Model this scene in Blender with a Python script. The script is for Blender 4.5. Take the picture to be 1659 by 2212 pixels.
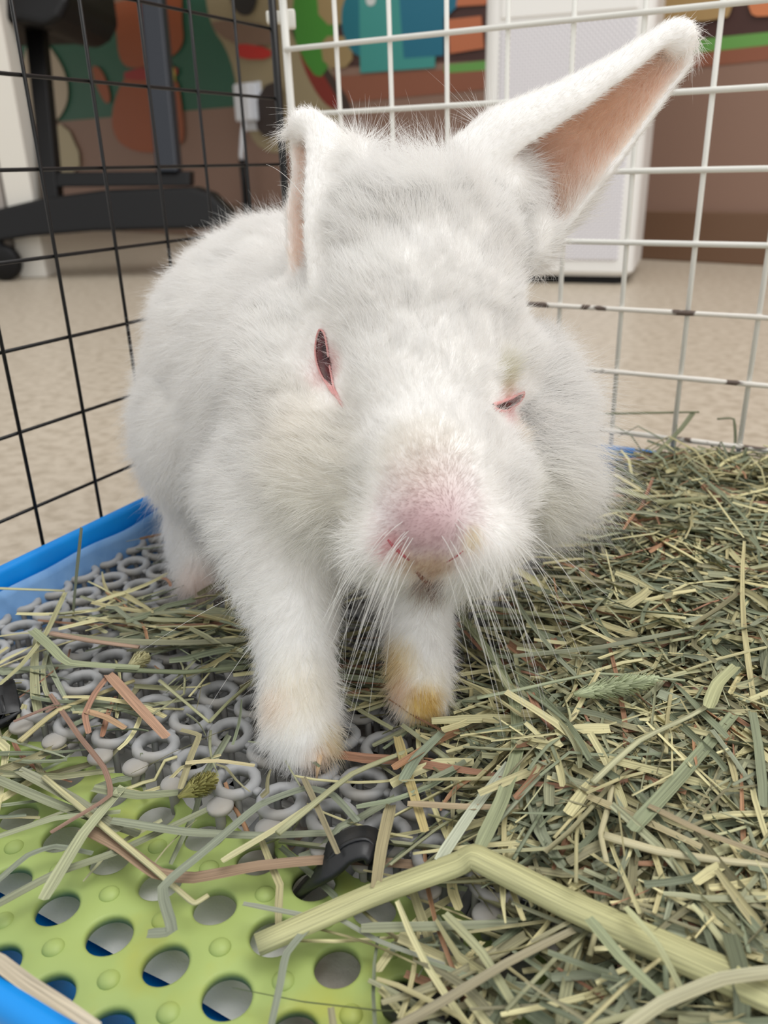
import bpy, bmesh, math, random
import numpy as np
from mathutils import Vector, Matrix
from mathutils.kdtree import KDTree
for o in list(bpy.data.objects): bpy.data.objects.remove(o)
scene = bpy.context.scene
# ------------------------------------------------------------------ camera (all lengths below in cm, floor at z = 0)
F = 1775.73
R = np.array([[0.8821091, -0.1643543, 0.4414422], [0.4704771, 0.3534177, -0.8085464], [-0.0231254, 0.9209143, 0.3890779]])
C0 = np.array([31.157, -47.595, 20.324])
S = 0.01
cam = bpy.data.objects.new('camera', bpy.data.cameras.new('camera'))
scene.collection.objects.link(cam)
M = Matrix.Identity(4)
for i in range(3):
    for j in range(3): M[i][j] = R[i, j]
    M[i][3] = C0[i] * S
cam.matrix_world = M
cam.data.sensor_fit = 'VERTICAL'; cam.data.sensor_height = 36.0; cam.data.sensor_width = 27.0
cam.data.lens = F / 2212 * 36
cam.data.clip_start = 0.01
cam.data.dof.use_dof = True
cam.data.dof.focus_distance = 0.265
cam.data.dof.aperture_fstop = 15.0
scene.camera = cam
# ------------------------------------------------------------------ world, lights, exposure
w = bpy.data.worlds.new('room_light'); scene.world = w; w.use_nodes = True
wn = w.node_tree.nodes; wl = w.node_tree.links
bgn = wn['Background']
tc = wn.new('ShaderNodeTexCoord'); sx = wn.new('ShaderNodeSeparateXYZ'); mr = wn.new('ShaderNodeMapRange'); mx = wn.new('ShaderNodeMix'); mx.data_type = 'RGBA'
wl.new(tc.outputs['Generated'], sx.inputs[0]); wl.new(sx.outputs['Z'], mr.inputs['Value'])
mr.inputs['From Min'].default_value = -0.3; mr.inputs['From Max'].default_value = 0.5
mx.inputs['A'].default_value = (0.62, 0.58, 0.53, 1); mx.inputs['B'].default_value = (1.0, 0.99, 0.97, 1)
wl.new(mr.outputs['Result'], mx.inputs['Factor']); wl.new(mx.outputs['Result'], bgn.inputs['Color'])
bgn.inputs['Strength'].default_value = 0.80
def area(name, loc, target, size, power, col):
    l = bpy.data.lights.new(name, 'AREA'); l.shape = 'RECTANGLE'; l.size = size[0]; l.size_y = size[1]; l.energy = power; l.color = col
    o = bpy.data.objects.new(name, l); scene.collection.objects.link(o); o.location = loc
    o.rotation_euler = (Vector(target) - Vector(loc)).to_track_quat('-Z', 'Y').to_euler(); return o
area('ceiling_light', (0.9, 0.2, 2.5), (0.3, 0.0, 0), (1.6, 1.6), 29, (1.0, 0.99, 0.97))
area('window_light', (2.9, -0.6, 1.5), (0.2, -0.1, 0.1), (1.4, 1.4), 11, (0.95, 0.98, 1.0))
scene.view_settings.view_transform = 'Standard'; scene.view_settings.look = 'None'
scene.view_settings.gamma = 1.0; scene.view_settings.use_curve_mapping = False
scene.view_settings.exposure = 0.27
scene.cycles.max_bounces = 10; scene.cycles.diffuse_bounces = 7; scene.cycles.transmission_bounces = 4; scene.cycles.transparent_max_bounces = 6
scene.cycles.use_denoising = True

rnd = random.Random(7); nr = np.random.default_rng(7)
# ------------------------------------------------------------------ helpers
def at(px, py, d):
    return C0 + d * (R @ np.array([(px - 829.5) / F, (1106 - py) / F, -1.0]))
def onz(px, py, z):
    d = R @ np.array([(px - 829.5) / F, (1106 - py) / F, -1.0]); return C0 + d * ((z - C0[2]) / d[2])
def link(o, parent=None):
    scene.collection.objects.link(o)
    if parent is not None: o.parent = parent
    return o
def tag(o, label=None, cat=None, group=None, kind=None):
    if label: o['label'] = label
    if cat: o['category'] = cat
    if group: o['group'] = group
    if kind: o['kind'] = kind
    return o
def empty(name, loc_cm, label, cat, group=None):
    o = bpy.data.objects.new(name, None); o.empty_display_size = 0.01
    o.location = Vector(loc_cm) * S; link(o); return tag(o, label, cat, group)
class MB:
    """collects vertices in cm, builds one mesh object"""
    def __init__(s): s.v = []; s.f = []; s.m = []; s.c = []; s.uv = []; s.hasuv = False
    def add(s, vs, fs, m=0, col=None, uvs=None):
        b = len(s.v); s.v += [tuple(v) for v in vs]; s.f += [tuple(b + i for i in f) for f in fs]; s.m += [m] * len(fs)
        s.c += [col or (1, 1, 1, 1)] * len(vs)
        s.uv += (uvs if uvs else [(0, 0)] * len(vs))
        return s
    def box(s, c, h, rot=0, m=0):
        cr, sr = math.cos(rot), math.sin(rot); vs = []
        for dz in (-1, 1):
            for dx, dy in ((-1, -1), (1, -1), (1, 1), (-1, 1)):
                x, y = dx * h[0], dy * h[1]; vs.append((c[0] + x * cr - y * sr, c[1] + x * sr + y * cr, c[2] + dz * h[2]))
        return s.add(vs, [(3, 2, 1, 0), (4, 5, 6, 7), (0, 1, 5, 4), (1, 2, 6, 5), (2, 3, 7, 6), (3, 0, 4, 7)], m)
    def tube(s, pts, r, n=8, m=0, cap=True, flat=1.0, col=None):
        pts = [Vector(p) for p in pts]; rs = r if isinstance(r, (list, tuple)) else [r] * len(pts)
        vs = []; uvs = []; ref = None
        for i, p in enumerate(pts):
            t = (pts[min(i + 1, len(pts) - 1)] - pts[max(i - 1, 0)]).normalized()
            if ref is None: ref = Vector((0, 0, 1)) if abs(t.z) < 0.9 else Vector((1, 0, 0))
            a = t.cross(ref).normalized(); b = a.cross(t).normalized(); ref = b
            for k in range(n):
                an = 2 * math.pi * k / n
                vs.append(p + a * (math.cos(an) * rs[i]) + b * (math.sin(an) * rs[i] * flat)); uvs.append((i * 1.0, k / n * 2 * rs[i] * 3))
        fs = []
        for i in range(len(pts) - 1):
            for k in range(n):
                k2 = (k + 1) % n; fs.append((i * n + k, i * n + k2, (i + 1) * n + k2, (i + 1) * n + k))
        if cap: fs.append(tuple(reversed(range(n)))); fs.append(tuple(range((len(pts) - 1) * n, len(pts) * n)))
        return s.add(vs, fs, m, col, uvs)
    def lathe(s, prof, c=(0, 0, 0), n=24, m=0, closed=False, axis=None, ref=None):
        ax = Vector(axis or (0, 0, 1)).normalized(); r0 = Vector(ref or ((1, 0, 0) if abs(ax.x) < .9 else (0, 1, 0)))
        u = (r0 - ax * r0.dot(ax)).normalized(); v = ax.cross(u); c = Vector(c); vs = []
        for (r, z) in prof:
            for k in range(n):
                a = 2 * math.pi * k / n; vs.append(c + u * (r * math.cos(a)) + v * (r * math.sin(a)) + ax * z)
        P = len(prof); fs = []
        for i in range(P if closed else P - 1):
            j = (i + 1) % P
            for k in range(n): fs.append((i * n + k, i * n + (k + 1) % n, j * n + (k + 1) % n, j * n + k))
        if not closed:
            if prof[0][0] > 1e-4: fs.append(tuple(reversed(range(n))))
            if prof[-1][0] > 1e-4: fs.append(tuple(range((P - 1) * n, P * n)))
        return s.add(vs, fs, m)
    def mesh(s, name, mats, smooth=True, origin=(0, 0, 0), colors=False, uv=False):
        me = bpy.data.meshes.new(name); o = Vector(origin)
        me.from_pydata([(Vector(v) - o) * S for v in s.v], [], s.f)
        for m in (mats if isinstance(mats, (list, tuple)) else [mats]): me.materials.append(m)
        if len(set(s.m)) > 1: me.polygons.foreach_set('material_index', s.m)
        me.polygons.foreach_set('use_smooth', [smooth] * len(me.polygons))
        if colors:
            ca = me.color_attributes.new('Col', 'FLOAT_COLOR', 'POINT')
            ca.data.foreach_set('color', np.array(s.c, dtype=np.float32).ravel())
        if uv:
            ul = me.uv_layers.new(name='UVMap'); idx = np.zeros(len(me.loops), dtype=np.int32); me.loops.foreach_get('vertex_index', idx)
            ul.data.foreach_set('uv', np.array(s.uv, dtype=np.float32)[idx].ravel())
        me.update(); return me
    def build(s, name, mats, parent=None, smooth=True, origin=None, colors=False, uv=False, bevel=0, kind=None):
        """origin: world point (cm) of the object; parts of an Empty pass none and take their parent's"""
        if parent is not None: og = Vector(parent.matrix_basis.translation) / S if parent.parent is None else (Vector(parent.matrix_basis.translation) + Vector(parent.parent.matrix_basis.translation)) / S
        else: og = Vector(origin or (0, 0, 0))
        o = bpy.data.objects.new(name, s.mesh(name, mats, smooth, og, colors, uv)); link(o, parent)
        if parent is None: o.location = og * S
        if bevel:
            b = o.modifiers.new('bevel', 'BEVEL'); b.width = bevel * S; b.segments = 3; b.limit_method = 'ANGLE'; b.angle_limit = math.radians(40)
            b.harden_normals = False
        if kind: o['kind'] = kind
        return o

def mat(name, col, rough=0.5, metal=0, spec=0.5, noise=None, bump=None, sss=0, trans=0, coat=0):
    """noise = (scale, colour2, low, high[, detail]); bump = (scale, strength, distance_m)"""
    m = bpy.data.materials.new(name); m.use_nodes = True; nt = m.node_tree; b = nt.nodes['Principled BSDF']
    b.inputs['Base Color'].default_value = (*col, 1); b.inputs['Roughness'].default_value = rough; b.inputs['Metallic'].default_value = metal
    b.inputs['Specular IOR Level'].default_value = spec; b.inputs['Coat Weight'].default_value = coat
    if sss: b.inputs['Subsurface Weight'].default_value = sss; b.inputs['Subsurface Radius'].default_value = (1, .5, .4); b.inputs['Subsurface Scale'].default_value = 0.003
    if trans: b.inputs['Transmission Weight'].default_value = trans
    tcn = nt.nodes.new('ShaderNodeTexCoord')
    if noise:
        n = nt.nodes.new('ShaderNodeTexNoise'); n.inputs['Scale'].default_value = noise[0]; n.inputs['Detail'].default_value = noise[4] if len(noise) > 4 else 4
        r = nt.nodes.new('ShaderNodeMapRange'); r.inputs['From Min'].default_value = noise[2]; r.inputs['From Max'].default_value = noise[3]
        x = nt.nodes.new('ShaderNodeMix'); x.data_type = 'RGBA'; x.inputs['A'].default_value = (*col, 1); x.inputs['B'].default_value = (*noise[1], 1)
        nt.links.new(tcn.outputs['Object'], n.inputs['Vector']); nt.links.new(n.outputs['Fac'], r.inputs['Value'])
        nt.links.new(r.outputs['Result'], x.inputs['Factor']); nt.links.new(x.outputs['Result'], b.inputs['Base Color'])
    if bump:
        n = nt.nodes.new('ShaderNodeTexNoise'); n.inputs['Scale'].default_value = bump[0]; n.inputs['Detail'].default_value = 5
        bm = nt.nodes.new('ShaderNodeBump'); bm.inputs['Strength'].default_value = bump[1]; bm.inputs['Distance'].default_value = bump[2]
        nt.links.new(tcn.outputs['Object'], n.inputs['Vector']); nt.links.new(n.outputs['Fac'], bm.inputs['Height']); nt.links.new(bm.outputs['Normal'], b.inputs['Normal'])
    return m
def srgb(r, g, b):
    f = lambda c: (c / 255 / 12.92) if c / 255 <= 0.04045 else ((c / 255 + 0.055) / 1.055) ** 2.4
    return (f(r), f(g), f(b))

M_floor = mat('floor_vinyl', srgb(194, 183, 166), 0.38, noise=(90, srgb(172, 160, 142), 0.42, 0.66, 8), spec=0.35)
M_wall = mat('wall_paint', srgb(142, 113, 98), 0.6, bump=(60, .1, .001))
M_wbrown = mat('mural_brown_band', srgb(142, 113, 98), 0.6)
M_base = mat('baseboard_brown', srgb(112, 84, 64), 0.45)
M_blue = mat('blue_plastic', srgb(10, 140, 225), 0.32, spec=0.4, noise=(25, srgb(8, 128, 212), .4, .6), bump=(400, .05, .0005))
M_green = mat('green_rubber', srgb(164, 182, 106), 0.5, spec=0.4, noise=(28, srgb(172, 172, 70), .56, .80, 5), bump=(260, .12, .0008))
M_grey = mat('grey_rubber', srgb(163, 164, 165), 0.5, spec=0.4, noise=(30, srgb(156, 149, 136), .5, .72), bump=(300, .08, .0005))
M_pad = mat('absorbent_pad', srgb(244, 243, 240), 0.95, spec=0.1, noise=(16, srgb(140, 112, 90), .50, .66, 6), bump=(90, .6, .003))
M_padblue = mat('pad_edge_blue', srgb(128, 170, 218), 0.85, spec=0.15, noise=(50, srgb(112, 156, 208), .4, .6), bump=(60, .4, .002))
M_black = mat('black_wire', srgb(16, 16, 17), 0.4, spec=.35)
M_white = mat('white_wire', srgb(232, 232, 226), 0.35, bump=(300, .1, .0004))
M_chew = mat('chewed_white_wire', srgb(232, 228, 220), 0.4, noise=(75, srgb(96, 82, 74), .56, .6, 2))
M_tie = mat('white_nylon', srgb(235, 235, 228), 0.3)
M_rub = mat('black_strap_rubber', srgb(30, 31, 33), 0.42, bump=(200, .2, .0008))
M_pur = mat('white_appliance', srgb(236, 236, 234), 0.4)
M_dark = mat('dark_plastic', srgb(11, 11, 13), 0.5, spec=.3)
M_dgrey = mat('dark_steel', srgb(34, 39, 48), 0.45, spec=.4)
M_desk = mat('white_desk', srgb(225, 222, 214), 0.45)
M_deskd = mat('desk_edge_grey', srgb(165, 158, 152), 0.5)
M_plug = mat('white_plug', srgb(226, 230, 238), 0.35)

# hay material: colour attribute, fine veins along the blade
def hay_mat():
    m = bpy.data.materials.new('hay'); m.use_nodes = True; nt = m.node_tree; b = nt.nodes['Principled BSDF']
    a = nt.nodes.new('ShaderNodeAttribute'); a.attribute_name = 'Col'
    uv = nt.nodes.new('ShaderNodeUVMap'); uv.uv_map = 'UVMap'
    mp = nt.nodes.new('ShaderNodeMapping'); mp.inputs['Scale'].default_value = (0.35, 22, 1)
    n = nt.nodes.new('ShaderNodeTexNoise'); n.inputs['Scale'].default_value = 1.0; n.inputs['Detail'].default_value = 2
    r = nt.nodes.new('ShaderNodeMapRange'); r.inputs['From Min'].default_value = .3; r.inputs['From Max'].default_value = .7; r.inputs['To Min'].default_value = .66; r.inputs['To Max'].default_value = 1.22
    x = nt.nodes.new('ShaderNodeMix'); x.data_type = 'RGBA'; x.blend_type = 'MULTIPLY'; x.inputs['Factor'].default_value = 1
    nt.links.new(uv.outputs[0], mp.inputs['Vector']); nt.links.new(mp.outputs[0], n.inputs['Vector']); nt.links.new(n.outputs['Fac'], r.inputs['Value'])
    nt.links.new(a.outputs['Color'], x.inputs['A']); nt.links.new(r.outputs['Result'], x.inputs['B'])
    nt.links.new(x.outputs['Result'], b.inputs['Base Color']); b.inputs['Roughness'].default_value = .55; b.inputs['Specular IOR Level'].default_value = .35
    bm = nt.nodes.new('ShaderNodeBump'); bm.inputs['Strength'].default_value = .35; bm.inputs['Distance'].default_value = .0006
    nt.links.new(n.outputs['Fac'], bm.inputs['Height']); nt.links.new(bm.outputs['Normal'], b.inputs['Normal'])
    return m
M_hay = hay_mat()

# ================================================================== SETTING
fl = MB().add([(-700, -300, 0), (400, -300, 0), (400, 420, 0), (-700, 420, 0)], [(0, 1, 2, 3)]).build('floor', M_floor, smooth=False, kind='structure')
PHI = -0.22
WN = np.array([-math.sin(PHI), math.cos(PHI), 0]); WU = np.array([math.cos(PHI), math.sin(PHI), 0]); W0 = np.array([3.7, 142.0, 0])
def onwall(px, py, off=0.0):
    d = R @ np.array([(px - 829.5) / F, (1106 - py) / F, -1.0]); t = ((W0 - WN * off - C0) @ WN) / (d @ WN); return C0 + t * d
def wallp(u, z, off=0.0): return W0 + WU * u - WN * off + np.array([0, 0, z])
wb = MB()
a, b_ = wallp(-640, 0), wallp(330, 0)
vs = [a, b_, b_ + WN * 8, a + WN * 8]; vs = vs + [v + np.array([0, 0, 250]) for v in vs]
wb.add(vs, [(0, 1, 5, 4), (1, 2, 6, 5), (2, 3, 7, 6), (3, 0, 4, 7), (4, 5, 6, 7), (3, 2, 1, 0)])
wb.build('wall_back', M_wall, smooth=False, kind='structure')
bb = MB(); a, b_ = wallp(-640, 0, 1.2), wallp(330, 0, 1.2)
vs = [a, b_, b_ + WN * 1.2, a + WN * 1.2]; vs = vs + [v + np.array([0, 0, 10.0]) for v in vs]
bb.add(vs, [(0, 1, 5, 4), (1, 2, 6, 5), (2, 3, 7, 6), (3, 0, 4, 7), (4, 5, 6, 7), (3, 2, 1, 0)])
bb.build('baseboard_back', M_base, smooth=False, bevel=.3, kind='structure')

# painted mural: flat shapes of paint on the wall
mural = MB(); mmats = []; lay = [0.05]
def paint(col, pts, smooth_n=0):
    m = mat('mural_paint', srgb(*col), 0.55); mmats.append(m); lay[0] += 0.03
    P = [np.array(p, float) for p in pts]
    if smooth_n:
        for _ in range(smooth_n):
            Q = []
            for i in range(len(P)):
                p, q = P[i], P[(i + 1) % len(P)]; Q += [p * .75 + q * .25, p * .25 + q * .75]
            P = Q
    mural.add([onwall(p[0], p[1], lay[0]) for p in P], [tuple(range(len(P)))], len(mmats) - 1)
# ground colours
paint((32, 92, 70), [(-200, 290), (560, 226), (640, 220), (640, -260), (-200, -270)])  # left green painted darker, under-desk shade put into the colour
paint((72, 46, 42), [(640, 150), (1040, 130), (1800, 60), (1800, -200), (600, -200), (600, 60)])
paint((142, 88, 66), [(640, 170), (1000, 148), (1800, 80), (1800, 50+70-5), (1000, 198), (640, 232)])
paint((104, 160, 80), [(960, 140), (1360, 100), (1800, 55), (1800, 82), (1360, 130), (960, 158)])
# rounded cream panel and green stripe left of the blocks
paint((158, 144, 112), [(440, -60), (640, -80), (690, 60), (720, 170), (760, 250), (640, 330), (560, 330), (520, 250), (500, 120), (450, 50)], 2)
paint((60, 44, 36), [(640, 30), (690, 120), (770, 240), (730, 250), (650, 120), (610, 20)], 1)
paint((128, 40, 26), [(640, 60), (680, 130), (745, 240), (700, 230), (650, 140)], 2)
paint((66, 138, 46), [(640, -60), (760, -60), (720, 100), (700, 168), (672, 160), (628, 70)], 1)
paint((158, 136, 94), [(682, -40), (760, -40), (766, 50), (690, 55)], 1)
paint((158, 136, 94), [(690, 78), (760, 78), (762, 145), (700, 148)], 1)
paint((26, 112, 128), [(742, -10), (800, -60), (800, 126), (760, 118), (735, 60)], 2)
paint((64, 150, 144), [(775, -60), (940, -60), (940, 146), (778, 158)])
paint((30, 110, 136), [(858, -60), (958, -60), (958, 120), (872, 126)])
paint((30, 110, 136), [(940, -60), (1010, -60), (990, 12), (960, 40)])
paint((210, 216, 214), [(790, -20), (812, -20), (812, 8), (800, 14), (790, 8)], 2)
paint((190, 112, 76), [(968, 42), (1040, 34), (1046, 104), (972, 116)])
paint((190, 112, 76), [(990, -20), (1060, -20), (1050, 10), (985, 14)])
paint((176, 146, 98), [(1290, -40), (1600, -60), (1580, 20), (1570, 42), (1400, 52), (1380, 20)], 1)
paint((208, 128, 84), [(1615, -30), (1800, -40), (1800, 22), (1640, 38), (1618, 28)], 1)
# left side: plain rounded fields of colour, darkened to carry the desk's shade
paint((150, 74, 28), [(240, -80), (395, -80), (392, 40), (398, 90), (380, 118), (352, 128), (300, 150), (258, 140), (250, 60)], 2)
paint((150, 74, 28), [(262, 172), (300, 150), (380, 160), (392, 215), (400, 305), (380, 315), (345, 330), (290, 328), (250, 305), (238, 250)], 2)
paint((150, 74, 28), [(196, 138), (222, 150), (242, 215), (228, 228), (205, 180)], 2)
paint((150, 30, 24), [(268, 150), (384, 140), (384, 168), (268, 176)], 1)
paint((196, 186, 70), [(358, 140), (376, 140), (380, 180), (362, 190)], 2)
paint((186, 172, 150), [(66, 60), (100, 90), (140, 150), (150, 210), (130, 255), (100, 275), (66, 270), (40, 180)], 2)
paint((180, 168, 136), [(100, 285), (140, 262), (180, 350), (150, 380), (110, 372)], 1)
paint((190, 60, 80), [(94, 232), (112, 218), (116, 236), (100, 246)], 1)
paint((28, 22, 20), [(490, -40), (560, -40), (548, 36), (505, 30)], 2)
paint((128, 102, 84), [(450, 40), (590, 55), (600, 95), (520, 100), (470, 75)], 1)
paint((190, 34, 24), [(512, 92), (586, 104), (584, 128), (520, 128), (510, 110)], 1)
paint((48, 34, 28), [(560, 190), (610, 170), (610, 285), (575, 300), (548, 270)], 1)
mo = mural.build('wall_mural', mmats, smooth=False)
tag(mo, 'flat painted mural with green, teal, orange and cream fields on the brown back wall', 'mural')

# ================================================================== BLUE TRAY
TX0, TX1, TY0, TY1 = 0.55, 36.3, -41.3, 0.3
def rrect(x0, x1, y0, y1, r, n=6):
    out = []
    for cx, cy, a0 in ((x1 - r, y1 - r, 0), (x0 + r, y1 - r, 90), (x0 + r, y0 + r, 180), (x1 - r, y0 + r, 270)):
        for k in range(n + 1):
            a = math.radians(a0 + 90 * k / n); out.append((cx + r * math.cos(a), cy + r * math.sin(a)))
    return out
tray = MB(); prof = [(-0.05, 3.6), (0.0, 4.2), (0.10, 4.45), (0.30, 4.55), (0.55, 4.5), (0.66, 4.3), (0.74, 3.7), (1.0, 1.0), (1.5, 0.45), (1.9, 0.4)]
prof_out = [(1.6, 0.0), (1.2, 0.2), (0.9, 1.0), (0.5, 3.6)]
rings = []
for ins, z in prof_out + prof: rings.append([(x, y, z) for x, y in rrect(TX0 + ins, TX1 - ins, TY0 + ins, TY1 - ins, max(0.4, 2.0 - ins * .3))])
n = len(rings[0]); vs = [p for r_ in rings for p in r_]; fs = []
for i in range(len(rings) - 1):
    for k in range(n): fs.append((i * n + k, i * n + (k + 1) % n, (i + 1) * n + (k + 1) % n, (i + 1) * n + k))
fs.append(tuple(range((len(rings) - 1) * n, len(rings) * n))); fs.append(tuple(reversed(range(n))))
tray.add(vs, fs)
tr = tray.build('litter_tray', M_blue, origin=(18, -20, 0))
tag(tr, 'bright blue plastic tray with a raised rim under the rabbit and its mats', 'tray')

# absorbent pad lying under the mats, turned up against the left wall of the tray
def grid_sheet(fn, nu, nv):
    vs = [fn(i / nu, j / nv) for j in range(nv + 1) for i in range(nu + 1)]
    fs = [(j * (nu + 1) + i, j * (nu + 1) + i + 1, (j + 1) * (nu + 1) + i + 1, (j + 1) * (nu + 1) + i) for j in range(nv) for i in range(nu)]
    return vs, fs
from mathutils import noise as mnoise
def padfn(u, v):
    x = 1.95 + u * 32.0; y = -37.25 + v * 36.2
    return (x, y, 0.95 + 0.3 * mnoise.noise(Vector((x * .35, y * .35, 0))) + (0 if v > .01 else -.2))
pd = empty('absorbent_pad', (18, -20, 0.5), 'white fleecy absorbent pad with brown stains under the rubber mats', 'pad')
vs, fs = grid_sheet(padfn, 60, 70); MB().add(vs, fs).build('sheet', M_pad, pd)
def padside(u, v):
    y = -37.3 + u * 36.6; z = 0.8 + v * 3.05 + .06 * math.sin(y * 1.3)
    return (2.25 - .55 * v + .08 * math.sin(y * .9 + v * 2), y, z)
vs, fs = grid_sheet(padside, 60, 8)
so = MB().add(vs, fs).build('turned_up_edge', M_padblue, pd); so['label'] = 'pale blue edge of the pad folded up against the tray wall'
def mod_thick(o, t):
    m = o.modifiers.new('thick', 'SOLIDIFY'); m.thickness = t * S; m.offset = 0
mod_thick(so, .12)

# ================================================================== GREEN PERFORATED MAT
PIT = 1.93
def green_mat():
    mb = MB(); zt, zb = 2.0, 1.72; NX = 16; NY = 4; x0 = 13.3 - 6.0 * PIT; y0 = -39.45
    N = 32
    def wob(x, y): return 0.05 * math.sin(x * .5 + 1) * math.cos(y * .6) + 0.03 * math.sin(x * 1.3 + y)
    for iy in range(NY):
        for ix in range(NX):
            cx, cy = x0 + ix * PIT, y0 + iy * PIT
            R1 = 0.60 + 0.015 * math.sin(ix * 3.1 + iy)
            h = PIT / 2
            # square border sampled to N points, hole edge with a small fillet, wall of the hole
            sq = []
            for k in range(N):
                a = 2 * math.pi * (k + .0) / N; c, s_ = math.cos(a), math.sin(a); q = h / max(abs(c), abs(s_)); sq.append((c * q, s_ * q))
            ringsx = []
            ringsx.append([(p[0], p[1], zt) for p in sq])
            for rr, z in ((R1 + .10, zt), (R1 + .03, zt - .03), (R1, zt - .09), (R1, zb)):
                ringsx.append([(rr * math.cos(2 * math.pi * k / N), rr * math.sin(2 * math.pi * k / N), z) for k in range(N)])
            ringsx.append([(p[0], p[1], zb) for p in sq])
            vs = []
            for r_ in ringsx:
                for (x, y, z) in r_:
                    X, Y = cx + x, cy + y
                    if iy == NY - 1 and y > .62: Y -= (y - .62) * .55 * (1 - math.cos(2 * math.pi * x / PIT)) * .9
                    vs.append((X, Y, z + wob(X, Y)))
            fs = []
            for i in range(len(ringsx) - 1):
                for k in range(N): fs.append((i * N + k, i * N + (k + 1) % N, (i + 1) * N + (k + 1) % N, (i + 1) * N + k))
            mb.add(vs, fs)
    # moulded bumps between the holes
    for iy in range(NY):
        for ix in range(NX + 1):
            X, Y = x0 + (ix - .5) * PIT, y0 + (iy - .5) * PIT
            if iy == 0: continue
            mb.lathe([(.30, -.04), (.27, .03), (.2, .09), (.1, .125), (.001, .135)], (X, Y, zt + wob(X, Y)), 16)
    # edge walls
    ob = mb.build('green_rubber_mat', M_green, origin=(18, -36, 2), smooth=True)
    md = ob.modifiers.new('weld', 'WELD'); md.merge_threshold = 0.0002
    return ob
gm = green_mat()
tag(gm, 'lime green rubber mat with round holes and small bumps along the front of the tray', 'mat')

# ================================================================== GREY RING MAT
gr = empty('grey_ring_mat', (17, -17, 1.0), 'grey rubber mat of raised interlinked rings under the rabbit', 'mat')
ring = MB()
NR = 16
prof = [(0.46, .02), (0.46, .26), (0.50, .33), (0.60, .37), (0.72, .34), (0.79, .25), (0.79, .12), (0.70, .02)]
vs = []; fs = []
for (r_, z) in prof:
    for k in range(NR):
        a = 2 * math.pi * (k + .5) / NR
        rr = r_ * (1.0 if r_ > .47 else (1.0 if k % 2 else .93)); vs.append((rr * math.cos(a), rr * math.sin(a), z))
P = len(prof)
for i in range(P):
    for k in range(NR): fs.append((i * NR + k, i * NR + (k + 1) % NR, ((i + 1) % P) * NR + (k + 1) % NR, ((i + 1) % P) * NR + k))
ring.add(vs, [tuple(reversed(f)) for f in fs])
for a in (45, 135, 225, 315):                      # stems down to the base web
    x, y = .62 * math.cos(math.radians(a)), .62 * math.sin(math.radians(a))
    ring.tube([(x, y, -.95), (x, y, .1)], .12, 6, cap=False)
for (dx, dy) in ((.84, 0), (0, .82)):                # links to the neighbours
    ring.box((dx, dy, .17), (.12, .12, .09))
me_ring = ring.mesh('ring', M_grey)
tabm = MB()
tabm.lathe([(0.30, -.02), (.40, .05), (.42, .14), (.38, .21), (.2, .25), (.001, .26)], (0, -.95, 0), 16)
tabm.box((0, -.6, .1), (.26, .3, .08)); tabm.tube([(0, -1.0, -.95), (0, -1.0, .05)], .16, 8)
me_tab = tabm.mesh('tab', M_grey)
LX, LY, LP, LQ = 12.05, -32.0, 1.72, 1.66
stuffm = MB()
for iy in range(19):
    for ix in range(-6, 13):
        x = LX + ix * LP + .12 * math.sin(iy * 1.7); y = LY + iy * LQ + .10 * math.sin(ix * 1.3)
        z = 2.55 + .12 * mnoise.noise(Vector((x * .3, y * .3, 3)))
        if ix <= 7 or (iy < 3 and ix < 12):
            o = bpy.data.objects.new('ring', me_ring); link(o, gr); o.location = (Vector((x, y, z)) - Vector((17, -17, 1))) * S; o.rotation_euler = (rnd.uniform(-.07, .07), rnd.uniform(-.07, .07), rnd.uniform(-.2, .2))
        else:
            stuffm.add([(v[0] + x, v[1] + y, v[2] + z) for v in ring.v], ring.f)
        if iy == 0:
            o = bpy.data.objects.new('tab', me_tab); link(o, gr); o.location = (Vector((x + .1, y - .05, z - .04)) - Vector((17, -17, 1))) * S; o.rotation_euler = (0, 0, rnd.uniform(-.3, .3))
so = stuffm.build('covered_rings', M_grey, gr, kind='stuff')
web = MB()
for iy in range(19): web.box((17.3, LY + iy * LQ + .8, 1.6), (16.0, .13, .09))
for ix in range(-6, 13): web.box((LX + ix * LP + .86, -17.0, 1.6), (.13, 15.8, .09))
web.build('base_web', M_grey, gr, kind='stuff')

# black rubber straps tying the mats
def ribbon(mb, pts, w_, th, up=(0, 0, 1), m=0, col=None):
    pts = [Vector(p) for p in pts]; vs = []
    for i, p in enumerate(pts):
        t = (pts[min(i + 1, len(pts) - 1)] - pts[max(i - 1, 0)]).normalized(); s_ = t.cross(Vector(up)).normalized(); nn = s_.cross(t).normalized()
        ww = w_[i] if isinstance(w_, (list, tuple)) else w_
        for (a, b) in ((-.5, -.5), (.5, -.5), (.56, 0), (.5, .5), (-.5, .5), (-.56, 0)): vs.append(p + s_ * (a * ww) + nn * (b * th))
    fs = []; n = 6
    for i in range(len(pts) - 1):
        for k in range(n): fs.append((i * n + k, i * n + (k + 1) % n, (i + 1) * n + (k + 1) % n, (i + 1) * n + k))
    fs.append(tuple(reversed(range(n)))); fs.append(tuple(range((len(pts) - 1) * n, len(pts) * n)))
    mb.add(vs, fs, m, col)
def P3(px, py, z): return tuple(onz(px, py, z))
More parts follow.
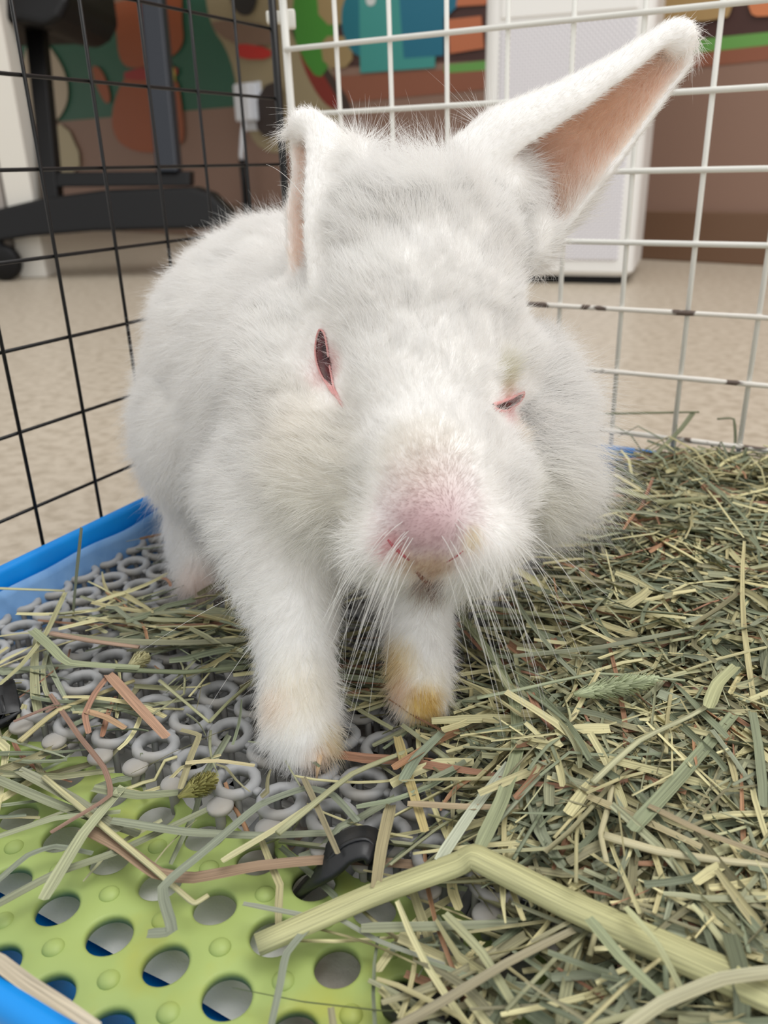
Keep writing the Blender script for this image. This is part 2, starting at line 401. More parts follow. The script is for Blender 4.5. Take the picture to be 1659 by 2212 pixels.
def strap(pts, wd, label):
    P = [Vector(P3(*p)) for p in pts]; o = Vector(P[0]); mb = MB()
    Q = []
    for i in range(len(P) - 1):
        for k in range(4):
            t = k / 4; p0 = P[max(i - 1, 0)]; p1 = P[i]; p2 = P[i + 1]; p3 = P[min(i + 2, len(P) - 1)]
            Q.append(.5 * ((2 * p1) + (p2 - p0) * t + (2 * p0 - 5 * p1 + 4 * p2 - p3) * t * t + (3 * p1 - p0 - 3 * p2 + p3) * t ** 3))
    Q.append(P[-1]); ribbon(mb, Q, wd, .22)
    e = mb.build('rubber_strap', M_rub, origin=o); tag(e, label, 'strap', 'black rubber straps holding the mats')
    ribbon(mb := MB(), [q + Vector((0, 0, .14)) for q in Q[2:-2]], .12, .06); mb.build('ridge', M_rub, e)
strap([(640, 1930, 1.2), (670, 1905, 1.9), (705, 1870, 2.7), (745, 1832, 3.2), (790, 1820, 3.35), (812, 1842, 3.05), (800, 1870, 2.6)], 1.05, 'black rubber strap looped through a mat hole and a grey ring below the front paw')
strap([(840, 2150, 1.4), (880, 2172, 2.1), (935, 2195, 2.5), (1000, 2240, 2.2)], 1.0, 'black rubber strap half hidden under hay at the bottom edge, beside the green mat')
strap([(-20, 1590, 1.5), (0, 1570, 2.2), (10, 1545, 2.9), (-4, 1480, 3.2)], 1.0, 'black rubber strap at the far left end of the green mat')

# ================================================================== WIRE PANELS
cb = 3.6
def panel_black():
    cell = cb * 1.023; ch = cb * 1.006; yo = -2.18
    e = empty('wire_panel', (0, -18, 0), 'black wire grid panel standing along the left side of the tray', 'wire panel', 'cage panels')
    def bp(i, z): return (-.005 * (z - 6), yo - (5 - i) * cell, z)
    zt = 6 + 7.6 * ch; zb = 6 - 1.35 * ch
    for i in range(-4, 5): MB().tube([bp(i, zb), bp(i, zt)], .085, 8).build('upright_wire', M_black, e)
    for r in range(-7, 8):
        z = 6 + (6 - r) * ch
        if z > zt or z < zb: continue
        a, b = bp(-5, z), bp(5, z); MB().tube([(a[0] - .15, a[1], a[2]), (b[0] - .15, b[1], b[2])], .085, 8).build('cross_wire', M_black, e)
    for i in (-5, 5): MB().tube([bp(i, zb), bp(i, zt)], .24, 10).build('frame_wire', M_black, e)
    MB().tube([bp(-5, zt), bp(5, zt)], .24, 10).build('frame_wire', M_black, e)
    MB().tube([bp(-5, zb), bp(5, zb)], .24, 10).build('frame_wire', M_black, e)
panel_black()
def panel_white():
    cell = cb * .982; ch = cb * .987; al = -.014; zo = 6 - .492
    e = empty('wire_panel', (17, 1, 0), 'white wire grid panel behind the rabbit with chewed lower wires', 'wire panel', 'cage panels')
    def wp(s, z): return (s * math.cos(al) - .466, s * math.sin(al) - .034 * (z - 6) + .25, z)
    zb = zo - 1.35 * ch; zt = zo + 7.6 * ch
    for i in range(1, 11):
        MB().tube([wp(i * cell, zb), wp(i * cell, zt)], .14, 8).build('upright_wire', M_white, e)
    for r in range(-1, 8):
        z = zo + (6 - r) * ch
        if z > zt or z < zb: continue
        a, b = wp(0, z), wp(11 * cell, z)
        n = 40; pts = [(a[0] + (b[0] - a[0]) * k / n, a[1] + (b[1] - a[1]) * k / n - .2, z) for k in range(n + 1)]
        ob = MB().tube(pts, [.15 + (.02 * rnd.uniform(-1, 1) if r in (4, 5, 6) else 0) for _ in pts], 8).build('cross_wire', M_chew if r in (4, 5, 6) else M_white, e)
        if r in (4, 5, 6): ob['label'] = 'white cross wire with chewed dark bare patches'
    for s_ in (0, 11 * cell): MB().tube([wp(s_, zb), wp(s_, zt)], .24, 10).build('frame_wire', M_white, e)
    MB().tube([wp(0, zt), wp(11 * cell, zt)], .24, 10).build('frame_wire', M_white, e)
    MB().tube([wp(0, zb), wp(11 * cell, zb)], .24, 10).build('frame_wire', M_white, e)
    # nylon tie at the corner
    t = at(604, 38, 49.2)
    tie = empty('cable_tie', tuple(t), 'small white nylon cable tie joining the black and white panels at their corner', 'cable tie')
    ux = np.array([.9, .3, 0]); q = MB()
    q.box(tuple(t), (.78, .38, .32), rot=.55); q.build('strap_loop', M_tie, tie, bevel=.1)
    MB().box(tuple(t + np.array([.45, .3, -.1])), (.4, .42, .5), rot=.55).build('tie_head', M_tie, tie, bevel=.12)
panel_white()

# ================================================================== BACKGROUND FURNITURE
# air purifier
pA = onz(1034, 590, 1.6); pB = onz(1366, 596, 1.6); pu = (pB - pA); wd = np.linalg.norm(pu[:2]); ang = math.atan2(pu[1], pu[0])
pc = (pA + pB) / 2 + np.array([-math.sin(ang), math.cos(ang), 0]) * 13
pc[2] = 0
def rr_prism(cx, cy, hx, hy, r, z0, z1, rot, bev=.8):
    out = []; 
    for ins, z in ((bev, z0), (0, z0 + bev), (0, z1 - bev), (bev, z1)):
        for x, y in rrect(-hx + ins, hx - ins, -hy + ins, hy - ins, r, 8):
            out.append((cx + x * math.cos(rot) - y * math.sin(rot), cy + x * math.sin(rot) + y * math.cos(rot), z))
    n = 36; fs = []
    for i in range(3):
        for k in range(n): fs.append((i * n + k, i * n + (k + 1) % n, (i + 1) * n + (k + 1) % n, (i + 1) * n + k))
    fs.append(tuple(reversed(range(n)))); fs.append(tuple(range(3 * n, 4 * n)))
    return out, fs
pe = empty('air_purifier', tuple(pc), 'tall white air purifier with a perforated lower half standing by the back wall', 'air purifier')
def dots_mat():
    m = mat('perforated_white', srgb(228, 227, 232), .45); nt = m.node_tree; b = nt.nodes['Principled BSDF']
    tcn = nt.nodes.new('ShaderNodeTexCoord'); v = nt.nodes.new('ShaderNodeTexVoronoi'); v.inputs['Scale'].default_value = 160; v.inputs['Randomness'].default_value = 0
    mpn = nt.nodes.new('ShaderNodeMapping'); mpn.inputs['Rotation'].default_value = (0, math.radians(45), 0); mpn.inputs['Scale'].default_value = (1, 0.0001, 1)
    vr = nt.nodes.new('ShaderNodeVectorRotate'); vr.rotation_type = 'Z_AXIS'; vr.inputs['Angle'].default_value = -ang
    r = nt.nodes.new('ShaderNodeMapRange'); r.inputs['From Min'].default_value = .28; r.inputs['From Max'].default_value = .36
    x = nt.nodes.new('ShaderNodeMix'); x.data_type = 'RGBA'; x.inputs['A'].default_value = (*srgb(176, 174, 182), 1); x.inputs['B'].default_value = (*srgb(230, 229, 234), 1)
    nt.links.new(tcn.outputs['Object'], vr.inputs['Vector']); nt.links.new(vr.outputs[0], mpn.inputs['Vector']); nt.links.new(mpn.outputs[0], v.inputs['Vector']); nt.links.new(v.outputs['Distance'], r.inputs['Value'])
    nt.links.new(r.outputs['Result'], x.inputs['Factor']); nt.links.new(x.outputs['Result'], b.inputs['Base Color']); return m
M_dots = dots_mat()
hx = wd / 2
v_, f_ = rr_prism(pc[0], pc[1], hx, 13, 2.2, 1.4, 62, ang); MB().add(v_, f_).build('housing', M_pur, pe, smooth=False)
v_, f_ = rr_prism(pc[0], pc[1], hx - 1.5, 11.5, 2.0, 0.0, 1.5, ang, .1); MB().add(v_, f_).build('base', M_dark, pe, smooth=False)
fd = np.array([math.sin(ang), -math.cos(ang)])
v_, f_ = rr_prism(pc[0] + fd[0] * 12.6, pc[1] + fd[1] * 12.6, hx - 2.6, .7, .6, 4.0, 41, ang, .3); MB().add(v_, f_).build('grille', M_dots, pe, smooth=False)
v_, f_ = rr_prism(pc[0] + fd[0] * 12.6, pc[1] + fd[1] * 12.6, hx - 2.6, .7, .6, 41.6, 60, ang, .3); MB().add(v_, f_).build('front_panel', M_pur, pe, smooth=False)

def prism_px(mb, poly, d, th, m=0):
    """a slab: outline given where it stands, d cm away, th cm thick"""
    fwd = R @ np.array([0, 0, -1.0]); fwd = np.array([fwd[0], fwd[1], 0]); fwd /= np.linalg.norm(fwd)
    a = [at(p[0], p[1], d) for p in poly]; b = [p + fwd * th for p in a]; n = len(a)
    fs = [tuple(range(n)), tuple(range(2 * n - 1, n - 1, -1))] + [(i, i + n, (i + 1) % n + n, (i + 1) % n) for i in range(n)]
    mb.add(a + b, fs, m); return mb
# desk: white leg, unseen top above the frame, added to shade the wall
de = empty('desk', tuple(onz(70, 600, 0)), 'white desk leg standing at the left behind the black panel', 'desk')
b0 = onz(85, 596, 0); b1 = b0 + np.array([0, 0, 68.0])
MB().box((b0[0], b0[1], 34), (2.8, 3.2, 34), rot=.5).build('leg', M_desk, de, smooth=False, bevel=.3)
l2 = b0 + np.array([-4.5, -2.5, 0]); MB().box((l2[0], l2[1], 36), (1.6, 2.5, 32), rot=.5).build('side_panel', M_deskd, de, smooth=False, bevel=.2)
tq = wallp(-205, 0, 58); MB().box((tq[0], tq[1], 71), (95, 52, 2), rot=-.22).build('shade_tabletop', M_desk, de, smooth=False, bevel=.3)
# rolling black stand: column, crossbar, foot, caster
d0 = 166
se = empty('rolling_stand', tuple(onz(250, 560, 0)), 'black rolling stand with a thick foot bar, grey column and caster behind the black panel', 'stand')
prism_px(MB(), [(-260, 520), (0, 450), (90, 428), (220, 411), (415, 404), (455, 418), (500, 462), (492, 484), (440, 494), (200, 500), (60, 512), (-260, 560)], d0, 8).build('foot', M_dark, se, smooth=False, bevel=.8)
prism_px(MB(), [(120, 372), (410, 370), (410, 402), (120, 404)], d0 + 2, 5).build('crossbar', M_dark, se, smooth=False, bevel=.4)
prism_px(MB(), [(290, -120), (338, -120), (385, 372), (335, 372)], d0 + 1, 5).build('column', M_dgrey, se, smooth=False, bevel=.6)
fwd = R @ np.array([0, 0, -1.0]); rt = R[:, 0]
cw = onz(16, 606, 0) + np.array([0, 0, 3.6])
ca = MB().lathe([(.4, -1.4), (3.0, -1.4), (3.5, -1.0), (3.6, 0), (3.5, 1.0), (3.0, 1.4), (.4, 1.4)], tuple(cw), 28, axis=(fwd[0], fwd[1], 0)).build('caster', M_dark, se)
MB().tube([tuple(cw), tuple(cw + np.array([0, 0, 5.5]))], .8, 10).build('stem', M_dark, ca)
# stool: seat underside at the top left with its black post
st = empty('stool', tuple(onz(110, 590, 0)), 'dark padded stool seat on a black post at the top left', 'stool')
prism_px(MB(), [(-400, -120), (130, -140), (150, 0), (128, 38), (96, 58), (40, 46), (-400, 60)], 158, 34).build('seat', M_dark, st, smooth=False, bevel=1.5)
prism_px(MB(), [(48, 30), (88, 40), (125, 430), (92, 430)], 168, 4).build('post', M_dark, st, smooth=False, bevel=.4)
# plug with a cable, on the wall
pl = onwall(532, 222, 2.2)
ple = empty('wall_plug', tuple(pl), 'white plug-in charger on the wall socket with a hanging cable', 'charger')
MB().box(tuple(pl), (3.4, 2.0, 5.0), rot=PHI).build('plug_body', M_plug, ple, smooth=False, bevel=.7)
MB().box(tuple(pl + np.array([.6, 2.0, -1])), (4.6, .5, 6.4), rot=PHI).build('socket_plate', M_plug, ple, smooth=False, bevel=.3)
cp = [onwall(529, 250, 3.4), onwall(524, 290, 4), onwall(521, 335, 4.2), onwall(523, 350, 4)]
MB().tube([tuple(p) for p in cp], .7, 8).build('white_cord', M_plug, ple)
cp = [onwall(523, 345, 4), onwall(528, 400, 4), onwall(532, 450, 4), onwall(534, 505, 4)]
MB().tube([tuple(p) for p in cp], 1.0, 8).build('black_cord', M_dark, ple)

# ================================================================== HAY
PAL = [srgb(*c) for c in ((154, 156, 126), (132, 140, 114), (166, 166, 130), (188, 180, 136), (116, 124, 100), (146, 152, 128), (170, 164, 124), (140, 136, 106))]
BR = [srgb(*c) for c in ((172, 132, 100), (156, 116, 92), (146, 110, 84))]
def jit(c, a=.14):
    k = rnd.uniform(1 - a, 1 + a); return (min(1, c[0] * k), min(1, c[1] * k), min(1, c[2] * k), 1)
def blade(mb, pts, w_, col, fold=.25, tilt=0.0, taper=.35, thick=.02):
    """one dry blade: V section ribbon through pts"""
    pts = [Vector(p) for p in pts]; n = len(pts); vs = []; uvs = []; L = 0; v0 = rnd.uniform(0, 50); u0 = rnd.uniform(0, 50)
    for i, p in enumerate(pts):
        t = (pts[min(i + 1, n - 1)] - pts[max(i - 1, 0)])
        if t.length < 1e-6: t = Vector((1, 0, 0))
        t.normalize(); up = Vector((math.sin(tilt) * t.y, -math.sin(tilt) * t.x, math.cos(tilt)))
        s_ = t.cross(up)
        if s_.length < 1e-3: s_ = Vector((1, 0, 0))
        s_.normalize(); nn = s_.cross(t).normalized()
        if i: L += (p - pts[i - 1]).length
        k = i / (n - 1); ww = w_ * (1 - taper * k ** 2) * (.8 + .2 * min(1, i))
        vs += [p - s_ * ww / 2 + nn * ww * fold, p, p + s_ * ww / 2 + nn * ww * fold]
        uvs += [(u0 + L, v0 - ww / 2), (u0 + L, v0), (u0 + L, v0 + ww / 2)]
    fs = []
    for i in range(n - 1):
        a = i * 3; fs += [(a, a + 1, a + 4, a + 3), (a + 1, a + 2, a + 5, a + 4)]
    mb.add(vs, fs, 0, col, uvs)
def stalk(mb, pts, w_, col, flat=.55, taper=.2):
    pts = [Vector(p) for p in pts]; n = 8; vs = []; uvs = []; L = 0; v0 = rnd.uniform(0, 50)
    for i, p in enumerate(pts):
        t = (pts[min(i + 1, len(pts) - 1)] - pts[max(i - 1, 0)]).normalized(); s_ = t.cross(Vector((0, 0, 1))).normalized(); nn = s_.cross(t).normalized()
        if i: L += (p - pts[i - 1]).length
        r = w_ / 2 * (1 - taper * i / (len(pts) - 1))
        for k in range(n):
            a = 2 * math.pi * k / n; vs.append(p + s_ * (math.cos(a) * r) + nn * (math.sin(a) * r * flat)); uvs.append((L, v0 + math.cos(a) * r))
    fs = []
    for i in range(len(pts) - 1):
        for k in range(n): fs.append((i * n + k, i * n + (k + 1) % n, (i + 1) * n + (k + 1) % n, (i + 1) * n + k))
    fs.append(tuple(reversed(range(n)))); fs.append(tuple(range((len(pts) - 1) * n, len(pts) * n)))
    mb.add(vs, fs, 0, col, uvs)
def sm(x): x = max(0, min(1, x)); return x * x * (3 - 2 * x)
def heap(x, y):
    xb = 22.0 + max(0, (-26.5 - y)) * 1.0
    xb += 1.2 * mnoise.noise(Vector((y * .3, 5, 0)))
    m = sm((x - xb + 1.0) / 4.5)
    return m, m * (1.1 + 1.3 * sm((y + 26) / 22) + .35 * mnoise.noise(Vector((x * .25, y * .25, 9))))
def rand_blade(mb, x, y, z, L, w_, col, flat=.10, ang=None):
    a = rnd.uniform(0, 2 * math.pi) if ang is None else ang; n = 5; kink = rnd.random() < .35; ki = rnd.randint(1, 3); ka = rnd.uniform(-.9, .9); cv = rnd.uniform(-.14, .14)
    dz = rnd.gauss(0, flat); p = Vector((0, 0, 0)); pts = [p.copy()]; d = a
    for i in range(n):
        d += cv + (ka if kink and i == ki else 0)
        p = p + Vector((math.cos(d), math.sin(d), dz + rnd.gauss(0, .05))) * (L / n); pts.append(p.copy())
    c = sum(pts, Vector()) / len(pts); pts = [q - c + Vector((x, y, z)) for q in pts]
    out = []
    for q in pts:
        zf = 2.15 if q.y < -32.6 else 3.0
        if q.y < -40.6: q.z = max(q.z, 4.7)
        q.x = min(35.2, max(q.x, 1.8)); q.y = min(-.9, q.y); q.z = max(q.z, zf + rnd.uniform(0, .05)); out.append(q)
    if rnd.random() < .16: stalk(mb, out, w_ * .6, col)
    else: blade(mb, out, w_, col, fold=rnd.uniform(.05, .45), tilt=rnd.gauss(0, .5), taper=rnd.uniform(0, .8))
def ccol():
    r = rnd.random()
    return jit(rnd.choice(BR)) if r < .07 else (jit(srgb(204, 198, 152), .1) if r < .2 else jit(rnd.choice(PAL), .22))
hayb = MB(); cnt = 0
while cnt < 9600:
    x = rnd.uniform(18, 35.6); y = rnd.uniform(-39.5, -.9)
    m, h = heap(x, y)
    if rnd.random() > m: continue
    lvl = rnd.random() ** .8
    rand_blade(hayb, x, y, 3.0 + h * lvl + rnd.gauss(0, .07), min(10, rnd.lognormvariate(1.12, .55)), abs(rnd.gauss(.13, .09)) + .05, ccol(), .09)
    cnt += 1
ho = hayb.build('hay', M_hay, colors=True, uv=True, kind='stuff', origin=(28, -15, 3)); tag(ho, 'heap of dry grey-green hay filling the right side of the tray', 'hay', kind='stuff')
lo = MB()
# loose hay, thinner: over the ring mat behind and left of the front legs, under the body and along the walls
def scatter(n, xr, yr, z, Lm, wm, keep=None, ang=None, angs=.5):
    k = 0
    while k < n:
        x = rnd.uniform(*xr); y = rnd.uniform(*yr)
        if keep and rnd.random() > keep(x, y): continue
        rand_blade(lo, x, y, z + abs(rnd.gauss(0, .25)), min(9, rnd.lognormvariate(Lm, .4)), abs(rnd.gauss(wm, .07)) + .05, ccol(), .06, None if ang is None else ang + rnd.gauss(0, angs)); k += 1
scatter(180, (2.0, 22), (-27.5, -23.8), 3.1, 1.3, .17, lambda x, y: sm((x - 3) / 6) * math.exp(-((y + 26.5 - (x - 9) * .05) / 1.6) ** 2), .42, .35)
scatter(36, (2.0, 12), (-28, -14), 3.05, 1.0, .13)
scatter(240, (9, 24), (-24, -3), 3.05, 1.2, .15)
scatter(120, (19.5, 27), (-33, -25), 3.1, 1.1, .15, lambda x, y: sm((x - 20 - max(0, -28 - y) * .9) / 4))
scatter(26, (11, 22), (-32.3, -28.3), 3.05, .8, .1)
scatter(80, (2.2, 12), (-38, -30.2), 2.35, 1.2, .17, None, .3, .9)
scatter(16, (12, 23), (-36, -31.8), 2.3, 1.0, .12)
scatter(230, (22, 33), (-38.5, -31.5), 2.5, 1.2, .18, lambda x, y: sm((x - 22) / 6))
scatter(22, (24, 35), (-2.6, -1.0), 4.6, 1.3, .14)
for _ in range(34):                                        # blades that stick up against the white panel
    x = rnd.uniform(23, 31); y = rnd.uniform(-6, -2); z = 4.6; a = rnd.uniform(0, 6.3); L = rnd.uniform(2, 4)
    pts = [Vector((x, y, z)), Vector((x + math.cos(a) * L * .35, y + .1 * L, z + L * .35)), Vector((x + math.cos(a) * L * .7, y + .1 * L, z + L * .5)), Vector((x + math.cos(a) * L, y + .12 * L, z + L * .28))]
    blade(lo, pts, rnd.uniform(.12, .26), ccol())
l_o = lo.build('loose_hay', M_hay, colors=True, uv=True, origin=(12, -26, 3)); tag(l_o, 'thin scatter of loose hay over the ring mat and green mat', 'hay', kind='stuff')

def spline(P, n=4):
    P = [Vector(p) for p in P]; Q = []
    for i in range(len(P) - 1):
        for k in range(n):
            t = k / n; p0 = P[max(i - 1, 0)]; p1 = P[i]; p2 = P[i + 1]; p3 = P[min(i + 2, len(P) - 1)]
            c = .5 * ((2 * p1) + (p2 - p0) * t + (2 * p0 - 5 * p1 + 4 * p2 - p3) * t * t + (3 * p1 - p0 - 3 * p2 + p3) * t ** 3)
            l = p1.lerp(p2, t); Q.append(l.lerp(c, .45))
    Q.append(P[-1]); return Q
def hayone(kind, pts, wpx, z, colr, label, fold=.2, taper=.25):
    """pts: pixel polyline lying at height z (or (px,py,z) each)"""
    P = [Vector(P3(p[0], p[1], p[2] if len(p) > 2 else z)) for p in pts]
    d = (P[len(P) // 2] - Vector(C0)).length; w_ = wpx * d / F; Q = spline(P); mb = MB(); g_ = sum(colr) / 3; colr = [(c * .72 + g_ * .28) * .95 for c in colr]; col = (*srgb(*colr), 1)
    if kind == 'stalk': stalk(mb, Q, w_, col, taper=taper)
    else: blade(mb, Q, w_, col, fold=fold, taper=taper)
    o = mb.build('hay_' + ('strand' if kind == 'blade' else kind), M_hay, colors=True, uv=True, origin=P[0]); tag(o, label, 'hay')
    return o
H = hayone
H('stalk', [(555, 2042, 2.7), (800, 1935, 3.1), (985, 1868, 3.7), (1022, 1850, 3.95), (1060, 1868, 3.9), (1230, 1955, 3.7), (1440, 2050, 3.9), (1700, 2165, 4.2)], 52, 3.5, (198, 196, 128), 'thick pale yellow-green hay stalk with a sharp bend, longest in the foreground', taper=-.45)
H('blade', [(178, 1788), (260, 1830), (340, 1888), (420, 1898), (560, 1872), (720, 1858), (940, 1872)], 30, 2.75, (168, 134, 100), 'long brown-edged hay blade across the green mat below the front paw', fold=.1)
H('stalk', [(95, 1678), (240, 1800), (330, 1875), (412, 1946), (424, 1950), (450, 1934)], 15, 2.9, (208, 200, 138), 'pale yellow straw running diagonally down the green mat, hooked at its lower end')
H('blade', [(95, 1945), (180, 1805), (268, 1700)], 26, 3.0, (176, 182, 132), 'straight pale green hay blade crossing the yellow straw on the green mat')
H('blade', [(318, 2020), (372, 2012), (352, 1920), (450, 1835), (560, 1742), (660, 1705), (720, 1720), (772, 1776)], 20, 3.2, (140, 150, 122), 'grey-green blade arching from the green mat over the grey rings')
H('blade', [(480, 1862), (600, 1790), (680, 1735)], 16, 3.1, (206, 200, 140), 'short yellow blade pointing up right below the paw')
H('blade', [(234, 1458), (290, 1520), (360, 1595)], 24, 3.4, (200, 148, 112), 'flat pinkish brown straw piece on the grey rings')
H('blade', [(236, 1460), (205, 1500), (184, 1545), (192, 1585)], 14, 3.35, (186, 130, 98), 'narrow reddish brown bent strip left of the flat pinkish straw')
H('blade', [(186, 1538), (230, 1552), (270, 1575)], 16, 3.35, (196, 150, 104), 'short tan strip lying across a grey ring')
H('stalk', [(42, 1602), (125, 1535), (290, 1470)], 14, 3.1, (206, 190, 124), 'split yellow straw over the left end of the green mat')
H('blade', [(105, 1375), (240, 1388), (400, 1392), (530, 1385)], 24, 3.5, (150, 150, 112), 'wide green blade lying level behind the front leg at left')
H('stalk', [(110, 1368), (200, 1385), (300, 1398)], 14, 3.7, (190, 150, 120), 'pink and white straw above the level green blade at left')
H('stalk', [(250, 1446), (400, 1452), (535, 1440)], 15, 3.5, (132, 144, 100), 'round green stem behind the pinkish straw, running to the front leg')
H('blade', [(68, 1362), (110, 1400), (150, 1435), (300, 1445)], 22, 3.55, (162, 172, 124), 'curved light green blade at the left above the green mat')
H('blade', [(160, 1335, 3.1), (168, 1240, 5.0), (178, 1140, 6.9)], 14, 3, (128, 134, 98), 'single green blade standing upright against the blue tray wall')
H('stalk', [(-30, 1270, 4.3), (140, 1276, 3.8)], 8, 3.4, (196, 194, 136), 'thin yellow straw sticking out over the blue wall at left')
H('blade', [(142, 1280), (100, 1370), (45, 1440), (0, 1480)], 12, 3.5, (184, 180, 120), 'thin yellow-green blade slanting down at the far left')
H('blade', [(160, 1335), (200, 1352), (230, 1368)], 12, 3.2, (176, 174, 124), 'short pale blade beside the upright blade at left')
H('stalk', [(345, 1470), (452, 1560)], 9, 3.5, (184, 184, 128), 'thin pale stem slanting over the grey rings toward the front paw')
H('stalk', [(452, 1560), (500, 1510), (560, 1460)], 9, 3.5, (164, 166, 112), 'thin green stem meeting the pale stem beside the front paw')
H('blade', [(390, 1705), (415, 1630), (430, 1590), (390, 1578)], 14, 3.4, (168, 158, 108), 'folded olive blade over a grey ring left of the paw')
H('blade', [(400, 1650), (470, 1645), (550, 1655)], 12, 3.5, (206, 190, 132), 'short straw lying level on the rings left of the paw')
H('blade', [(948, 1862, 3.7), (1020, 1755, 3.7), (1100, 1650, 3.9)], 24, 3.7, (196, 204, 172), 'whitish green flat blade rising right from the bend of the thick stalk')
H('blade', [(1038, 1830), (1085, 1730), (1118, 1620), (1112, 1520), (1070, 1430), (980, 1310)], 26, 4.0, (156, 166, 118), 'long green blade bending beside the yellow stained paw')
H('blade', [(858, 1592), (885, 1690), (918, 1798)], 22, 3.5, (206, 184, 110), 'split golden straw hanging down below the yellow stained paw')
H('blade', [(870, 1690), (900, 1640), (955, 1585)], 24, 3.6, (156, 172, 138), 'blue-green blade just below the yellow stained paw')
H('blade', [(770, 1745), (850, 1730), (930, 1700), (985, 1665)], 14, 3.5, (146, 160, 122), 'slender blade curving right under the yellow stained paw')
H('stalk', [(600, 1800), (760, 1672), (892, 1618)], 16, 3.5, (184, 184, 130), 'pale green straw running from the front paw up to the stained paw')
H('blade', [(655, 1680), (690, 1755), (730, 1845)], 14, 3.4, (156, 144, 104), 'olive brown blade hanging down from the front paw')
H('blade', [(845, 1740), (825, 1830), (812, 1920)], 26, 3.3, (170, 156, 108), 'broad tan blade standing across two grey rings')
H('blade', [(880, 1738), (1000, 1745), (1120, 1745)], 18, 3.7, (184, 160, 118), 'tan straw lying level right of the golden straw')
H('stalk', [(1328, 1640), (1316, 1735), (1298, 1800), (1310, 1862)], 14, 4.2, (204, 194, 142), 'upright cream straw in the middle of the heap at right')
H('stalk', [(1305, 1805), (1420, 1838), (1550, 1858), (1690, 1872)], 22, 4.2, (206, 196, 146), 'cream stem running right from the upright cream straw')
H('blade', [(1268, 1722), (1390, 1775), (1515, 1832)], 20, 4.25, (186, 172, 120), 'tan green blade above the cream stem at right')
H('blade', [(1400, 1742), (1520, 1800), (1690, 1862)], 16, 4.35, (168, 150, 108), 'dark lined straw along the right edge above the cream stem')
H('blade', [(1365, 1795), (1470, 1680), (1585, 1545)], 30, 4.3, (148, 160, 116), 'wide green blade pointing to the upper right in the heap')
H('stalk', [(1280, 1690), (1380, 1600), (1520, 1530), (1560, 1450)], 13, 4.5, (190, 190, 140), 'long pale bent stem high on the heap at right')
H('blade', [(1530, 1530), (1550, 1480), (1590, 1440)], 26, 4.7, (186, 190, 130), 'short bright green leaf at the end of the pale bent stem')
H('blade', [(1575, 2020, 4.2), (1600, 2110, 4.3), (1602, 2240, 3.8)], 32, 4.1, (108, 118, 84), 'dark green blade hanging over the bottom right corner')
H('blade', [(1700, 2100), (1560, 2118), (1430, 2170), (1340, 2235)], 28, 4.6, (186, 182, 138), 'wide pale blade crossing the thick stalk at the bottom right')
H('blade', [(1270, 1985), (1340, 2070), (1430, 2155)], 24, 4.3, (158, 170, 120), 'green blade below the thick stalk at right')
H('blade', [(1350, 1960), (1420, 2040), (1482, 2160)], 14, 4.4, (182, 186, 128), 'narrow light green blade crossing the thick stalk')
H('blade', [(525, 1953), (680, 1983), (730, 1985), (820, 2035), (960, 2085)], 12, 2.9, (150, 156, 132), 'thin grey blade over the split end of the thick stalk')
H('blade', [(685, 1983), (620, 2060), (605, 2130), (583, 2230)], 16, 2.9, (142, 152, 126), 'thin grey blade hanging down at the bottom centre')
H('blade', [(-20, 2068, 4.6), (60, 2128, 4.4), (140, 2178, 4.4), (210, 2225, 4.3)], 30, 4.6, (206, 190, 158), 'flat cream straw lying on the blue rim at the bottom left')
H('blade', [(790, 2260), (950, 2170), (1100, 2080), (1240, 2010)], 20, 3.5, (160, 150, 112), 'long olive straw running up from the bottom centre to the thick stalk')
H('blade', [(960, 1975), (1040, 2060), (1120, 2190)], 20, 3.3, (172, 174, 122), 'light green blade running down under the thick stalk')
H('blade', [(780, 2008), (900, 2005), (1120, 1998)], 24, 3.0, (150, 156, 118), 'wide level blade just under the thick stalk')
H('blade', [(-20, 1680), (120, 1740), (300, 1805)], 22, 2.6, (150, 156, 118), 'wide olive blade lying over the left part of the green mat')
H('blade', [(40, 1665), (160, 1730), (260, 1795)], 24, 2.75, (158, 160, 124), 'second wide olive blade beside the one at the left edge')
H('blade', [(-20, 1815), (120, 1770), (260, 1755)], 15, 2.8, (166, 174, 128), 'green blade rising gently from the left edge')
H('blade', [(-20, 1965), (120, 1890), (260, 1840), (460, 1745)], 20, 2.7, (148, 154, 114), 'long olive blade slanting up over the green mat holes')
H('blade', [(240, 1775), (400, 1800), (560, 1808), (740, 1800)], 22, 2.9, (146, 154, 122), 'long grey-green blade crossing the green mat toward the strap')
H('blade', [(-10, 1910), (60, 1850), (120, 1830), (200, 1845)], 14, 2.6, (138, 148, 120), 'curved grey blade over a hole near the left edge')
H('blade', [(30, 1560), (130, 1520), (100, 1540)], 10, 3.1, (150, 110, 90), 'small brown twist at the left end of the green mat')
H('blade', [(108, 1500), (170, 1590), (225, 1660), (238, 1720), (140, 1782), (110, 1800)], 12, 3.1, (156, 116, 92), 'thin reddish brown blade snaking down the left side')
H('blade', [(1010, 1310), (1300, 1350), (1420, 1420)], 18, 4.2, (170, 176, 124), 'light green blade behind the stained paw, at the foot of the heap')
H('blade', [(1110, 1420), (1300, 1400), (1500, 1360), (1690, 1330)], 15, 4.6, (140, 146, 112), 'long blade lying level across the middle of the heap')
H('stalk', [(1030, 1508), (1120, 1490), (1290, 1455), (1480, 1470)], 10, 4.5, (168, 180, 134), 'thin green stem reaching the fuzzy seed head')
H('stalk', [(1240, 895, 6.6), (1400, 892, 6.9), (1510, 890, 7.0)], 9, 5, (134, 142, 100), 'green stem bridging over the back of the heap')
